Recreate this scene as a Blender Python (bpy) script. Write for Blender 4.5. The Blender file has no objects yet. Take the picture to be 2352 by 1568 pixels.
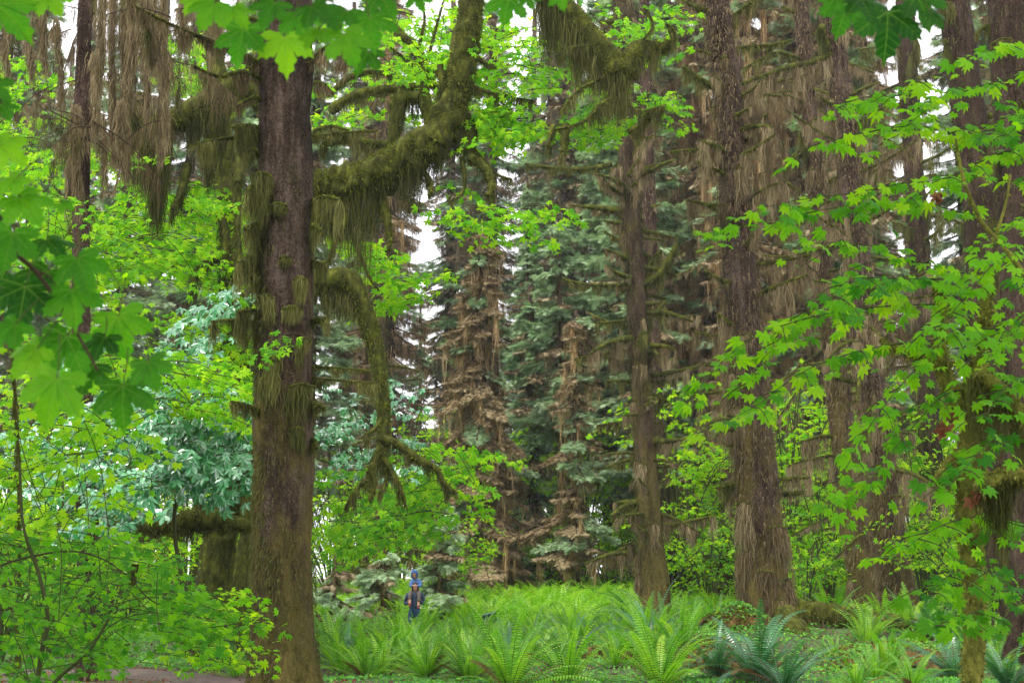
import bpy, math
import numpy as np
from math import radians, sin, cos, pi
from mathutils import Vector

S = bpy.context.scene
COL = S.collection
# ------------------------------------------------------------------ camera
F = 2352 * 50 / 36.0
CZ = 1.6
PITCH = math.atan(551 / F)
cd = bpy.data.cameras.new("camera"); cam = bpy.data.objects.new("camera", cd); COL.objects.link(cam)
cam.location = (0, 0, CZ); cam.rotation_euler = (pi / 2 + PITCH, 0, 0)
cd.lens = 50; cd.sensor_width = 36; cd.clip_start = 0.1; cd.clip_end = 2000
cd.dof.use_dof = True; cd.dof.focus_distance = 30; cd.dof.aperture_fstop = 7
S.camera = cam
# ------------------------------------------------------------------ sky and sun (bright overcast)
SUN_EL, SUN_AZ = radians(58), radians(-140)      # azimuth from +Y towards +X
W = bpy.data.worlds.new("World"); S.world = W; W.use_nodes = True
wn = W.node_tree.nodes; wl = W.node_tree.links; wn.clear()
sky = wn.new("ShaderNodeTexSky"); sky.sky_type = 'NISHITA'; sky.sun_disc = False
sky.sun_elevation = SUN_EL; sky.sun_rotation = SUN_AZ; sky.air_density = 1.0; sky.dust_density = 4.0
mx = wn.new("ShaderNodeMix"); mx.data_type = 'RGBA'; mx.inputs[0].default_value = 0.85
wl.new(sky.outputs[0], mx.inputs[6]); mx.inputs[7].default_value = (9.0, 8.8, 9.1, 1)   # cloud layer
bg = wn.new("ShaderNodeBackground"); bg.inputs[1].default_value = 0.13
wl.new(mx.outputs[2], bg.inputs[0])
wo = wn.new("ShaderNodeOutputWorld"); wl.new(bg.outputs[0], wo.inputs[0])
ld = bpy.data.lights.new("sun", 'SUN'); ld.energy = 1.5; ld.angle = radians(12); ld.color = (1, .96, .88)
sun = bpy.data.objects.new("sun", ld); COL.objects.link(sun)
dv = Vector((sin(SUN_AZ) * cos(SUN_EL), cos(SUN_AZ) * cos(SUN_EL), sin(SUN_EL)))
sun.rotation_euler = dv.to_track_quat('Z', 'Y').to_euler(); sun.location = (0, 0, 60)
vs = S.view_settings; vs.view_transform = 'Standard'; vs.look = 'None'; vs.gamma = 1; vs.exposure = 1.42
cy = S.cycles
cy.max_bounces = 6; cy.diffuse_bounces = 3; cy.glossy_bounces = 2; cy.transmission_bounces = 3
cy.transparent_max_bounces = 4; cy.volume_bounces = 1; cy.caustics_reflective = False; cy.caustics_refractive = False
cy.use_denoising = True; cy.denoising_prefilter = 'ACCURATE'; cy.sample_clamp_indirect = 4
HAZE = True

# ------------------------------------------------------------------ helpers
rs = np.random.default_rng(7)
def at(u, v, Y):
    dx = (u - 1176) / F; dy = (784 - v) / F
    d = np.array([dx, cos(PITCH) - dy * sin(PITCH), sin(PITCH) + dy * cos(PITCH)])
    return np.array([0, 0, CZ]) + d * (Y / d[1])
def mpp(Y): return Y / F                       # metres per photo pixel
def sstep(a, b, x):
    t = np.clip((x - a) / (b - a), 0, 1); return t * t * (3 - 2 * t)
def _h(i, j, k):
    n = (i * 374761393 + j * 668265263 + k * 2147483647 % 4294967291 + k * 1274126177) & 0xffffffff
    n = ((n ^ (n >> 13)) * 1274126177) & 0xffffffff
    return ((n ^ (n >> 16)) & 0xffff) / 65535.0
def vnoise(P):
    P = np.asarray(P, float); I = np.floor(P).astype(np.int64); f = P - I; f = f * f * (3 - 2 * f)
    r = 0
    for a in (0, 1):
        for b in (0, 1):
            for c in (0, 1):
                w = (f[..., 0] if a else 1 - f[..., 0]) * (f[..., 1] if b else 1 - f[..., 1]) * (f[..., 2] if c else 1 - f[..., 2])
                r = r + w * _h(I[..., 0] + a, I[..., 1] + b, I[..., 2] + c)
    return r * 2 - 1
def fbm(P, o=3):
    P = np.asarray(P, float); r = 0; a = 1
    for _ in range(o):
        r = r + a * vnoise(P); P = P * 2.03 + 11.3; a *= .5
    return r
MOUNDS = [(5.6, 31, .62, 3.0), (3.0, 29.5, .3, 1.6), (8.6, 29.5, .35, 2.4), (-6.4, 33.5, .45, 2.5), (2.0, 26.0, .12, 1.5)]
def gz(x, y):
    x = np.asarray(x, float); y = np.asarray(y, float)
    z = .72 * sstep(38, 62, y) + .012 * np.clip(y - 62, 0, 100)
    for mx_, my, h, r in MOUNDS:
        z = z + h * np.exp(-((x - mx_) ** 2 + (y - my) ** 2) / (r * r))
    P = np.stack([x * .6, y * .6, np.zeros_like(x)], -1)
    return z + .05 * fbm(P)

class Geo:
    def __init__(s): s.v = []; s.l = []; s.n = []; s.a = []; s.m = []; s.c = 0; s.sm = []
    def add(s, V, Fc, var=.5, mat=0, smooth=True):
        V = np.asarray(V, float).reshape(-1, 3); Fc = np.asarray(Fc, np.int64)
        if len(V) == 0 or len(Fc) == 0: return s
        s.v.append(V); s.l.append((Fc + s.c).ravel()); s.n.append(np.full(len(Fc), Fc.shape[1]))
        s.a.append(np.broadcast_to(np.asarray(var, float), (len(V),)).copy())
        s.m.append(np.full(len(Fc), mat)); s.sm.append(np.full(len(Fc), smooth)); s.c += len(V); return s
    def build(s, name, mats, parent=None, org=None):
        me = bpy.data.meshes.new(name)
        if s.c:
            V = np.concatenate(s.v)
            if org is None and parent is not None:
                org = np.zeros(3); p = parent
                while p is not None: org = org + np.array(p.location); p = p.parent
            if org is not None: V = V - org
            L = np.concatenate(s.l); N = np.concatenate(s.n)
            me.vertices.add(len(V)); me.vertices.foreach_set("co", V.astype(np.float32).ravel())
            me.loops.add(len(L)); me.loops.foreach_set("vertex_index", L.astype(np.int32))
            me.polygons.add(len(N))
            st = np.concatenate([[0], np.cumsum(N)[:-1]]).astype(np.int32)
            me.polygons.foreach_set("loop_start", st)
            me.polygons.foreach_set("material_index", np.concatenate(s.m).astype(np.int32))
            me.polygons.foreach_set("use_smooth", np.concatenate(s.sm).astype(bool))
            at_ = me.attributes.new("var", 'FLOAT', 'POINT'); at_.data.foreach_set("value", np.concatenate(s.a).astype(np.float32))
        for m in (mats if isinstance(mats, (list, tuple)) else [mats]): me.materials.append(m)
        me.update(calc_edges=True)
        o = bpy.data.objects.new(name, me); COL.objects.link(o)
        if parent is not None: o.parent = parent
        return o

def tag(o, label=None, cat=None, group=None, kind=None):
    for k, x in (("label", label), ("category", cat), ("group", group), ("kind", kind)):
        if x: o[k] = x
    return o
def thing(name, loc, label, cat, group=None):
    o = bpy.data.objects.new(name, None); COL.objects.link(o); o.location = [float(c) for c in loc]
    o.empty_display_size = .2
    return tag(o, label, cat, group)
def copy_tree(o, parent=None):
    c = o.copy(); COL.objects.link(c)
    if parent is not None: c.parent = parent
    for ch in list(o.children): copy_tree(ch, c)
    return c

def smooth_path(P, n):
    P = np.asarray(P, float); k = len(P)
    if k == 2: return P[0] + np.linspace(0, 1, n)[:, None] * (P[1] - P[0])
    t = np.linspace(0, k - 1, n); i = np.clip(t.astype(int), 0, k - 2); f = (t - i)[:, None]
    p0 = P[np.clip(i - 1, 0, k - 1)]; p1 = P[i]; p2 = P[i + 1]; p3 = P[np.clip(i + 2, 0, k - 1)]
    return .5 * (2 * p1 + (p2 - p0) * f + (2 * p0 - 5 * p1 + 4 * p2 - p3) * f ** 2 + (3 * p1 - p0 - 3 * p2 + p3) * f ** 3)
def frames(P):
    T = np.gradient(P, axis=0); T /= np.linalg.norm(T, axis=1)[:, None] + 1e-9
    ref = np.array([0.03, 1, 0.02]) if abs(T[:, 2]).mean() > .6 else np.array([0.02, 0.03, 1])
    A = np.cross(T, ref); A /= np.linalg.norm(A, axis=1)[:, None] + 1e-9
    B = np.cross(T, A); return T, A, B
def tube(g, P, R, sides=8, amp=0, freq=3, mat=0, var=.5, cap=True, radf=None, stretch=.35):
    P = np.asarray(P, float); R = np.asarray(R, float); n = len(P); T, A, B = frames(P)
    th = np.linspace(0, 2 * pi, sides, endpoint=False)
    D = A[:, None] * np.cos(th)[None, :, None] + B[:, None] * np.sin(th)[None, :, None]
    RR = np.repeat(R[:, None], sides, 1)
    if radf is not None: RR = RR * radf(P, th)
    if amp:
        Q = (P[:, None] + D * RR[..., None]) * freq; Q[..., 2] *= stretch
        RR = RR * (1 + amp * fbm(Q + 5.1, 3))
    V = P[:, None] + D * RR[..., None]
    i = np.arange(n - 1)[:, None] * sides; j = np.arange(sides)[None]; j2 = (j + 1) % sides
    Fc = np.stack([i + j, i + j2, i + sides + j2, i + sides + j], -1).reshape(-1, 4)
    V = V.reshape(-1, 3)
    g.add(V, Fc, var, mat)
    if cap:
        for e, ring in ((0, 0), (n - 1, (n - 1) * sides)):
            c = P[e]; k = np.arange(sides)
            tri = np.stack([k, (k + 1) % sides, np.full(sides, sides)], 1)
            g.add(np.vstack([V[ring:ring + sides], c]), tri, var, mat)
def ribbons(g, SP, Wd, side, var=.5, mat=0):
    SP = np.asarray(SP, float); N, K, _ = SP.shape
    if N == 0: return
    Wd = np.broadcast_to(Wd, (N, K))
    L = SP - side[:, None] * Wd[..., None] * .5; Rr = SP + side[:, None] * Wd[..., None] * .5
    V = np.stack([L, Rr], 2).reshape(-1, 3)
    b = (np.arange(N) * K * 2)[:, None] + (np.arange(K - 1) * 2)[None]
    Fc = np.stack([b, b + 1, b + 3, b + 2], -1).reshape(-1, 4)
    g.add(V, Fc, np.repeat(np.broadcast_to(var, (N,)), K * 2), mat, False)
def hdir(n, r=rs):
    a = r.uniform(0, 2 * pi, n); return np.stack([np.cos(a), np.sin(a), np.zeros(n)], 1)
def interp_path(P, s):
    d = np.concatenate([[0], np.cumsum(np.linalg.norm(np.diff(P, axis=0), axis=1))]); s = s * d[-1]
    return np.stack([np.interp(s, d, P[:, k]) for k in range(3)], 1), d[-1]
def curtain(g, P, R, L, dens, wid=.02, clump=.35, mat=0, vr=(.2, .9), r=rs, gather=.6, prof=None):
    """moss beards hanging from a limb"""
    wid = wid * .62; dens = dens * 1.55
    P = np.asarray(P, float); _, Ln = interp_path(P, np.array([0.]))
    n = int(dens * Ln) + 1; nc = max(2, int(round(1.6 * Ln / clump))); cc = (np.arange(nc) + r.random(nc)) / nc; cw = clump / max(Ln, .01) * r.uniform(.25, .9, nc)
    cl = r.uniform(.15, 1, nc) ** 1.3; cv = r.uniform(-.3, .3, nc); wt = cl * cw + .02 * cw.mean(); cid = r.choice(nc, n, p=wt / wt.sum())
    ds = np.clip(r.normal(0, .5, n), -1.4, 1.4); s = np.clip(cc[cid] + ds * cw[cid], 0, 1)
    p, _ = interp_path(P, s); cp, _ = interp_path(P, cc[cid])
    rad = np.interp(s, np.linspace(0, 1, len(R)), R)
    LL = L * 1.35 * (cl[cid] + .1) * np.exp(-1.3 * ds ** 2) * r.uniform(.3, 1, n) ** .7
    if prof is not None: LL = LL * prof(s)
    h = hdir(n, r); a = r.uniform(0, 1.2, n)
    st = p + h * (rad * np.cos(a))[:, None]; st[:, 2] -= rad * np.sin(a)
    K = 6; t = np.linspace(0, 1, K)
    SP = st[:, None] + np.zeros((n, K, 3)); SP[..., 2] -= LL[:, None] * t
    tow = cp - st; tow[:, 2] = 0
    SP += tow[:, None] * (gather * t)[None, :, None] * np.clip(LL / .3, 0, 1)[:, None, None]
    SP[..., :2] += (r.normal(0, 1, (n, K, 2)) * .05 * np.clip(LL, .15, .8)[:, None, None] * (t > 0)[None, :, None]).cumsum(1)
    Wd = wid * r.uniform(.5, 1.3, n)[:, None] * (1 - t ** 2)[None] ** .7
    ribbons(g, SP, Wd, hdir(n, r), np.clip(r.uniform(vr[0], vr[1], n) + cv[cid], 0, 1), mat)
def fuzz(g, P, R, dens, ln, wid=.012, mat=0, vr=(.1, .9), r=rs, down=.5, mask=None, out=1.):
    P = np.asarray(P, float); _, Ln = interp_path(P, np.array([0.]))
    n = int(dens * Ln * np.mean(R) * 2 * pi) + 1; s = r.random(n)
    p, _ = interp_path(P, s); T, A, B = frames(P); u = s * (len(P) - 1); i = np.clip(u.astype(int), 0, len(P) - 1)
    th = r.uniform(0, 2 * pi, n); D = A[i] * np.cos(th)[:, None] + B[i] * np.sin(th)[:, None]
    rad = np.interp(s, np.linspace(0, 1, len(R)), R)
    st = p + D * (rad * .97)[:, None]
    if mask is not None:
        k = mask(st, D) > r.random(n); st, D, n = st[k], D[k], int(k.sum())
    if n == 0: return
    LL = ln * r.uniform(.4, 1.3, n)
    d = D * out + r.normal(0, .45, (n, 3)); d /= np.linalg.norm(d, axis=1)[:, None]
    K = 3; t = np.array([0, .5, 1.])
    SP = st[:, None] + d[:, None] * (LL[:, None] * t)[..., None]
    SP[..., 2] -= down * LL[:, None] * t ** 2
    Wd = wid * r.uniform(.6, 1.4, n)[:, None] * np.array([1, .8, .1])[None]
    sd = np.cross(d, r.normal(0, 1, (n, 3))); sd /= np.linalg.norm(sd, axis=1)[:, None]
    ribbons(g, SP, Wd, sd, r.uniform(vr[0], vr[1], n), mat)
def scatter(g, T, pos, nrm, fwd, sc, var, mat=0):
    """place template (V,F) with its +Z along nrm and +Y along fwd"""
    V, Fc = T; N = len(pos)
    if N == 0: return
    z = nrm / (np.linalg.norm(nrm, axis=1)[:, None] + 1e-9)
    x = np.cross(fwd, z); x /= np.linalg.norm(x, axis=1)[:, None] + 1e-9
    y = np.cross(z, x)
    M = np.stack([x, y, z], -1) * np.asarray(sc)[:, None, None]
    VV = np.einsum('nij,kj->nki', M, V) + pos[:, None]
    FF = (Fc[None] + (np.arange(N) * len(V))[:, None, None]).reshape(-1, Fc.shape[1])
    g.add(VV.reshape(-1, 3), FF, np.repeat(np.broadcast_to(var, (N,)), len(V)), mat, False)

# ------------------------------------------------------------------ leaf templates
def leaf_from_outline(pts, mid=True, droop=.22, fold=.05, lobes=5):
    pts = np.array(pts, float); n = len(pts)
    def zf(q):
        r2 = (q ** 2).sum(1); a = np.arctan2(q[:, 0], q[:, 1])
        return -droop * r2 + fold * np.sqrt(r2) * np.abs(np.sin(a * pi / (2 * radians(44)) * 1.0))
    if mid:
        V2 = np.vstack([[0, 0], pts * .5, pts]); V = np.column_stack([V2, zf(V2)])
        t = [[0, i + 1, i + 2] for i in range(n - 1)]
        for i in range(n - 1):
            a, b, c, d = i + 1, i + 2, n + i + 2, n + i + 1
            t += [[a, d, c], [a, c, b]]
    else:
        V2 = np.vstack([[0, 0], pts]); V = np.column_stack([V2, zf(V2)])
        t = [[0, i + 1, i + 2] for i in range(n - 1)]
    V[:, 1] -= 0
    return V, np.array(t)
def bigleaf():
    lobe = [(.36, -.15), (.5, -.175), (.64, -.22), (.72, -.142), (.83, -.16), (.87, -.05), (1, 0), (.87, .05), (.83, .16), (.72, .142), (.64, .22), (.5, .175), (.36, .15)]
    out = []
    for ang, ln in ((-104, .66), (-50, .95), (0, 1.05), (50, .95), (104, .66)):
        a = radians(ang); ax = np.array([sin(a), cos(a)]); sx = np.array([cos(a), -sin(a)])
        out += [ax * t * ln + sx * w * ln * 1.25 for t, w in lobe]
        if ang < 104: a2 = radians(ang + 26); out.append(np.array([sin(a2), cos(a2)]) * .33)
    out = [(sin(radians(-150)) * .22, cos(radians(-150)) * .22)] + out + [(sin(radians(150)) * .22, cos(radians(150)) * .22)]
    return leaf_from_outline(out, True, .38, .14)
def midleaf():
    out = [(-.12, -.16)]
    for ang, ln in ((-115, .62), (-76, .82), (-38, .95), (0, 1.05), (38, .95), (76, .82), (115, .62)):
        a = radians(ang); ax = np.array([sin(a), cos(a)]); sx = np.array([cos(a), -sin(a)])
        out += [ax * ln * .72 - sx * .14, ax * ln, ax * ln * .72 + sx * .14]
        if ang < 115: a2 = radians(ang + 19); out.append(np.array([sin(a2), cos(a2)]) * .56)
    out += [(.12, -.16)]
    return leaf_from_outline(out, False, .25, .06)
def farleaf():
    out = [(-.15, -.18)]
    for ang, ln in ((-105, .68), (-50, .95), (0, 1.05), (50, .95), (105, .68)):
        a = radians(ang); ax = np.array([sin(a), cos(a)]); sx = np.array([cos(a), -sin(a)])
        out += [ax * ln * .68 - sx * .2, ax * ln, ax * ln * .68 + sx * .2]
        if ang < 105: a2 = radians(ang + 26); out.append(np.array([sin(a2), cos(a2)]) * .4)
    out += [(.15, -.18)]
    return leaf_from_outline(out, False, .28, .08)
BIG, MID, FAR = bigleaf(), midleaf(), farleaf()
CURL = {}
for _k, _T in (('m', MID), ('f', FAR)):          # a drooping, folded version of each blade
    _V = _T[0].copy(); _r2 = (_V[:, :2] ** 2).sum(1); _V[:, 2] -= .35 * _r2; _V[:, 0] *= .78; _V[:, 2] += .22 * np.abs(_V[:, 0]); CURL[_k] = (_V, _T[1])
_q = np.array([[-.5, 0, 0], [0, .5, .06], [.5, 0, 0], [0, -.5, 0], [.12, .9, -.1]], float)
HERB = (np.array([[0, -.4, 0], [.45, .1, .05], [0, .7, -.1], [-.45, .1, .05]], float), np.array([[0, 1, 2], [0, 2, 3]]))
def conifer_spray():
    V = []; Fq = []
    def q(a, b, w):
        a = np.array(a, float); b = np.array(b, float); d = b - a; s = np.array([d[1], -d[0], 0]); s /= np.linalg.norm(s) + 1e-9
        k = len(V); V.extend([a - s * w * .5, a + s * w * .5, b + s * w * .15, b - s * w * .15]); Fq.append([k, k + 1, k + 2, k + 3])
    q((0, 0, 0), (0, .55, -.04), .04); q((0, .5, -.04), (0, 1, -.2), .05); rr = np.random.default_rng(4)
    for i, y in enumerate((.08, .18, .28, .38, .48, .58, .68, .78, .88)):
        for s in (-1, 1):
            l = .5 * (1 - y * .6) * rr.uniform(.7, 1.2); z = -.2 * y * y; e = (s * l * .75, y + l * rr.uniform(.4, .8), z - rr.uniform(.03, .2)); q((0, y, z), e, .05)
            m = (e[0] * .5, (y + e[1]) / 2, (z + e[2]) / 2); q(m, (m[0] + s * .02, m[1] + .16, m[2] - rr.uniform(0, .1)), .045)
    return np.array(V), np.array(Fq)
SPRAY = conifer_spray()

# ------------------------------------------------------------------ materials
def newmat(name):
    m = bpy.data.materials.new(name); m.use_nodes = True; nt = m.node_tree; nt.nodes.clear()
    out = nt.nodes.new("ShaderNodeOutputMaterial"); return m, nt, out
def ramp(nt, fac, cols):
    r = nt.nodes.new("ShaderNodeValToRGB"); e = r.color_ramp.elements
    while len(e) < len(cols): e.new(.5)
    for k, c in enumerate(cols):
        p, col = c if isinstance(c[1], (tuple, list)) else (k / (len(cols) - 1), c)
        e[k].position = p; e[k].color = (*col, 1)
    nt.links.new(fac, r.inputs[0]); return r.outputs[0]
def noise(nt, scale, detail=4, vec=None, rough=.6, dim=None):
    n = nt.nodes.new("ShaderNodeTexNoise"); n.inputs["Scale"].default_value = scale
    n.inputs["Detail"].default_value = detail; n.inputs["Roughness"].default_value = rough
    if vec is not None: nt.links.new(vec, n.inputs["Vector"])
    return n.outputs["Fac"]
def math_(nt, op, a, b=None, c=None, clamp=False):
    n = nt.nodes.new("ShaderNodeMath"); n.operation = op; n.use_clamp = clamp
    for i, x in enumerate((a, b, c)):
        if x is None: continue
        if isinstance(x, (int, float)): n.inputs[i].default_value = x
        else: nt.links.new(x, n.inputs[i])
    return n.outputs[0]
def mixc(nt, f, a, b):
    n = nt.nodes.new("ShaderNodeMix"); n.data_type = 'RGBA'
    for i, x in ((0, f), (6, a), (7, b)):
        if isinstance(x, (int, float)): n.inputs[i].default_value = x
        elif isinstance(x, tuple): n.inputs[i].default_value = (*x, 1)
        else: nt.links.new(x, n.inputs[i])
    return n.outputs[2]
def attr(nt, name="var"):
    a = nt.nodes.new("ShaderNodeAttribute"); a.attribute_name = name; return a.outputs["Fac"]
def objvec(nt, sc=(1, 1, 1)):
    t = nt.nodes.new("ShaderNodeTexCoord"); mp = nt.nodes.new("ShaderNodeMapping"); mp.inputs["Scale"].default_value = sc
    nt.links.new(t.outputs["Object"], mp.inputs[0]); return mp.outputs[0]
def leafmat(name, cols, tcols, rough=.4, trans=.45, spec=.5, detail=None):
    m, nt, out = newmat(name); v = attr(nt)
    if detail:
        nz = noise(nt, detail, 3, objvec(nt)); v = math_(nt, 'ADD', v, math_(nt, 'MULTIPLY', math_(nt, 'SUBTRACT', nz, .5), .5), clamp=True)
    p = nt.nodes.new("ShaderNodeBsdfPrincipled"); nt.links.new(ramp(nt, v, cols), p.inputs["Base Color"])
    p.inputs["Roughness"].default_value = rough; p.inputs["Specular IOR Level"].default_value = spec
    t = nt.nodes.new("ShaderNodeBsdfTranslucent"); nt.links.new(ramp(nt, v, tcols), t.inputs[0])
    mx = nt.nodes.new("ShaderNodeMixShader"); mx.inputs[0].default_value = trans
    nt.links.new(p.outputs[0], mx.inputs[1]); nt.links.new(t.outputs[0], mx.inputs[2]); nt.links.new(mx.outputs[0], out.inputs[0])
    return m
def mossmat(name, cols, bump=0, trans=.15, sc=9):
    m, nt, out = newmat(name); v = attr(nt)
    p = nt.nodes.new("ShaderNodeBsdfPrincipled"); p.inputs["Roughness"].default_value = .95; p.inputs["Specular IOR Level"].default_value = .1
    if bump:
        vec = objvec(nt, (1, 1, .45)); nz = noise(nt, sc, 5, vec, .7); v = ramp(nt, nz, [(.3, (0, 0, 0)), (.72, (1, 1, 1))])
        b = nt.nodes.new("ShaderNodeBump"); b.inputs["Strength"].default_value = 1; b.inputs["Distance"].default_value = bump
        nt.links.new(noise(nt, sc * 2.5, 5, vec, .7), b.inputs["Height"]); nt.links.new(b.outputs[0], p.inputs["Normal"])
    nt.links.new(ramp(nt, v, cols), p.inputs["Base Color"])
    if trans:
        t = nt.nodes.new("ShaderNodeBsdfTranslucent"); nt.links.new(ramp(nt, v, cols), t.inputs[0])
        mx = nt.nodes.new("ShaderNodeMixShader"); mx.inputs[0].default_value = trans
        nt.links.new(p.outputs[0], mx.inputs[1]); nt.links.new(t.outputs[0], mx.inputs[2]); nt.links.new(mx.outputs[0], out.inputs[0])
    else: nt.links.new(p.outputs[0], out.inputs[0])
    return m
def barkmat(name, dark, mid, lite, moss, mossamt=.5, hfade=None, vs=7):
    """scaly bark with moss patches; moss thins out with height above the base where hfade is given"""
    m, nt, out = newmat(name); vec = objvec(nt, (1, 1, .6)); vec2 = objvec(nt, (1, 1, .3))
    vo = nt.nodes.new("ShaderNodeTexVoronoi"); vo.feature = 'DISTANCE_TO_EDGE'; vo.inputs["Scale"].default_value = vs * 3.4
    dn = nt.nodes.new("ShaderNodeTexNoise"); dn.inputs["Scale"].default_value = 6; nt.links.new(vec, dn.inputs["Vector"])
    vm = nt.nodes.new("ShaderNodeMix"); vm.data_type = 'VECTOR'; vm.inputs[0].default_value = .22
    nt.links.new(vec, vm.inputs[4]); nt.links.new(dn.outputs["Color"], vm.inputs[5]); nt.links.new(vm.outputs[1], vo.inputs["Vector"])
    edge = math_(nt, 'MULTIPLY', vo.outputs["Distance"], 4.5, clamp=True)
    n1 = noise(nt, vs * 1.2, 6, vec, .7); n2 = noise(nt, vs * 7, 4, vec, .7)
    big = noise(nt, 1.3, 3, vec, .6)
    f = math_(nt, 'ADD', math_(nt, 'MULTIPLY', math_(nt, 'SUBTRACT', big, .5), .9), math_(nt, 'ADD', math_(nt, 'MULTIPLY', edge, .16), math_(nt, 'MULTIPLY', math_(nt, 'ADD', n1, n2), .48)))
    st_ = noise(nt, 9, 4, objvec(nt, (1, 1, .1)), .65); f = math_(nt, 'ADD', f, math_(nt, 'MULTIPLY', math_(nt, 'SUBTRACT', st_, .5), .9))
    col = ramp(nt, f, [(.25, dark), (.55, mid), (.85, lite)])
    mk = noise(nt, 1.6, 6, vec2, .75)
    if hfade:
        tc = nt.nodes.new("ShaderNodeTexCoord"); sx = nt.nodes.new("ShaderNodeSeparateXYZ"); nt.links.new(tc.outputs["Object"], sx.inputs[0])
        hz = math_(nt, 'MULTIPLY', math_(nt, 'SUBTRACT', hfade, sx.outputs[2]), .035); hz = math_(nt, 'MINIMUM', math_(nt, 'MAXIMUM', hz, -.12), .13)
        mk = math_(nt, 'ADD', mk, hz)
    mm = math_(nt, 'MULTIPLY', math_(nt, 'SUBTRACT', mk, 1 - mossamt), 6, clamp=True)
    mcol = ramp(nt, noise(nt, 14, 5, vec, .7), [(.3, tuple(c * .45 for c in moss)), (.7, moss)])
    p = nt.nodes.new("ShaderNodeBsdfPrincipled"); nt.links.new(mixc(nt, mm, col, mcol), p.inputs["Base Color"])
    p.inputs["Roughness"].default_value = .85; p.inputs["Specular IOR Level"].default_value = .1
    b = nt.nodes.new("ShaderNodeBump"); b.inputs["Strength"].default_value = 1; b.inputs["Distance"].default_value = .1
    nt.links.new(f, b.inputs["Height"]); nt.links.new(b.outputs[0], p.inputs["Normal"]); nt.links.new(p.outputs[0], out.inputs[0])
    return m
M = {}
M['bark_purple'] = barkmat('spruce_bark', (.007, .004, .003), (.045, .028, .019), (.14, .098, .080), (.16, .125, .035), .5, 5.5)
M['bark_dark'] = barkmat('dark_spruce_bark', (.010, .006, .004), (.045, .027, .019), (.11, .07, .055), (.085, .065, .02), .4, 2)
M['bark_brown'] = barkmat('brown_spruce_bark', (.010, .006, .004), (.05, .032, .02), (.13, .09, .06), (.17, .135, .04), .56, 6)
M['twig'] = mossmat('twig_bark', [(.03, .02, .012), (.07, .05, .03)], 0, 0)
M['vine_stem'] = mossmat('green_vine_stem', [(.03, .035, .012), (.08, .09, .03)], 0, 0)
M['moss_limb'] = mossmat('limb_moss', [(.010, .010, .003), (.045, .05, .008), (.13, .14, .018)], .03, 0, 7)
M['moss_green'] = mossmat('green_moss_fibre', [(.02, .03, .004), (.085, .105, .012), (.24, .26, .03)], trans=.25)
M['moss_hang'] = mossmat('hanging_olive_moss', [(.03, .035, .008), (.095, .10, .026), (.20, .19, .06)], trans=.25)
M['moss_brown'] = mossmat('hanging_brown_moss', [(.07, .05, .025), (.20, .15, .078), (.38, .31, .18)], trans=.25)
M['moss_rust'] = mossmat('hanging_rust_moss', [(.13, .075, .03), (.42, .27, .12), (.74, .55, .29)], trans=.25)
M['leaf_fore'] = leafmat('broad_maple_leaf_backlit', [(.02, .14, .012), (.05, .28, .012), (.12, .42, .02)], [(.05, .42, .008), (.16, .72, .012), (.38, .9, .02)], .45, .55, .2)
M['leaf_vine'] = leafmat('vine_maple_leaf', [(.02, .13, .012), (.10, .33, .008), (.24, .46, .010)], [(.07, .36, .004), (.32, .70, .004), (.6, .88, .01)], .5, .5, .12)
M['leaf_gloss'] = leafmat('wet_maple_leaf', [(.02, .17, .06), (.06, .33, .13), (.15, .5, .22)], [(.02, .25, .03), (.06, .4, .03), (.15, .5, .03)], .24, .25, 1.0)
for _n in M['leaf_gloss'].node_tree.nodes:
    if _n.type == 'BSDF_PRINCIPLED': _n.inputs['Coat Weight'].default_value = 1; _n.inputs['Coat IOR'].default_value = 1.7; _n.inputs['Coat Roughness'].default_value = .18
M['leaf_yellow'] = leafmat('yellow_green_leaf', [(.05, .22, .006), (.16, .42, .008), (.33, .5, .012)], [(.16, .55, .004), (.42, .82, .006), (.66, .92, .01)], .55, .5, .08)
M['needle'] = leafmat('spruce_needle', [(.05, .11, .05), (.22, .38, .18), (.48, .64, .34)], [(.05, .13, .04), (.2, .36, .12), (.4, .58, .2)], .6, .25, .3)
M['needle_pale'] = leafmat('pale_spruce_needle', [(.10, .17, .08), (.32, .46, .26), (.56, .70, .44)], [(.1, .2, .06), (.3, .45, .18), (.5, .65, .3)], .6, .3, .3)
M['needle_gold'] = leafmat('golden_dead_twig', [(.19, .135, .07), (.33, .25, .135), (.45, .37, .21)], [(.1, .07, .03), (.2, .14, .07), (.3, .22, .12)], .85, .2, .1)
M['needle_brown'] = leafmat('mossy_needle', [(.12, .08, .045), (.33, .24, .135), (.48, .42, .25)], [(.06, .05, .02), (.12, .09, .04), (.16, .14, .07)], .8, .2, .15)
M['fern'] = leafmat('sword_fern_frond', [(.016, .09, .006), (.09, .26, .012), (.27, .46, .02)], [(.04, .22, .006), (.16, .50, .008), (.4, .75, .015)], .42, .42, .4)
M['fern_dark'] = leafmat('dark_fern_frond', [(.008, .06, .022), (.02, .12, .04), (.04, .19, .06)], [(.02, .12, .02), (.04, .2, .03), (.08, .3, .04)], .3, .3, .7)
M['herb'] = leafmat('ground_herb', [(.015, .11, .02), (.07, .26, .02), (.24, .46, .025)], [(.03, .2, .01), (.14, .45, .01), (.36, .7, .02)], .5, .35, .3)
M['vine_moss'] = mossmat('bright_vine_moss', [(.04, .04, .01), (.16, .16, .03), (.36, .34, .07)], .02, 0, 14)
M['vine_fuzz'] = mossmat('bright_moss_fibre', [(.06, .06, .012), (.22, .22, .04), (.42, .40, .09)], trans=.25)
M['ground_moss'] = mossmat('orange_ground_moss', [(.02, .02, .006), (.08, .05, .015), (.20, .12, .035)], .03, 0, 8)
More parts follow.
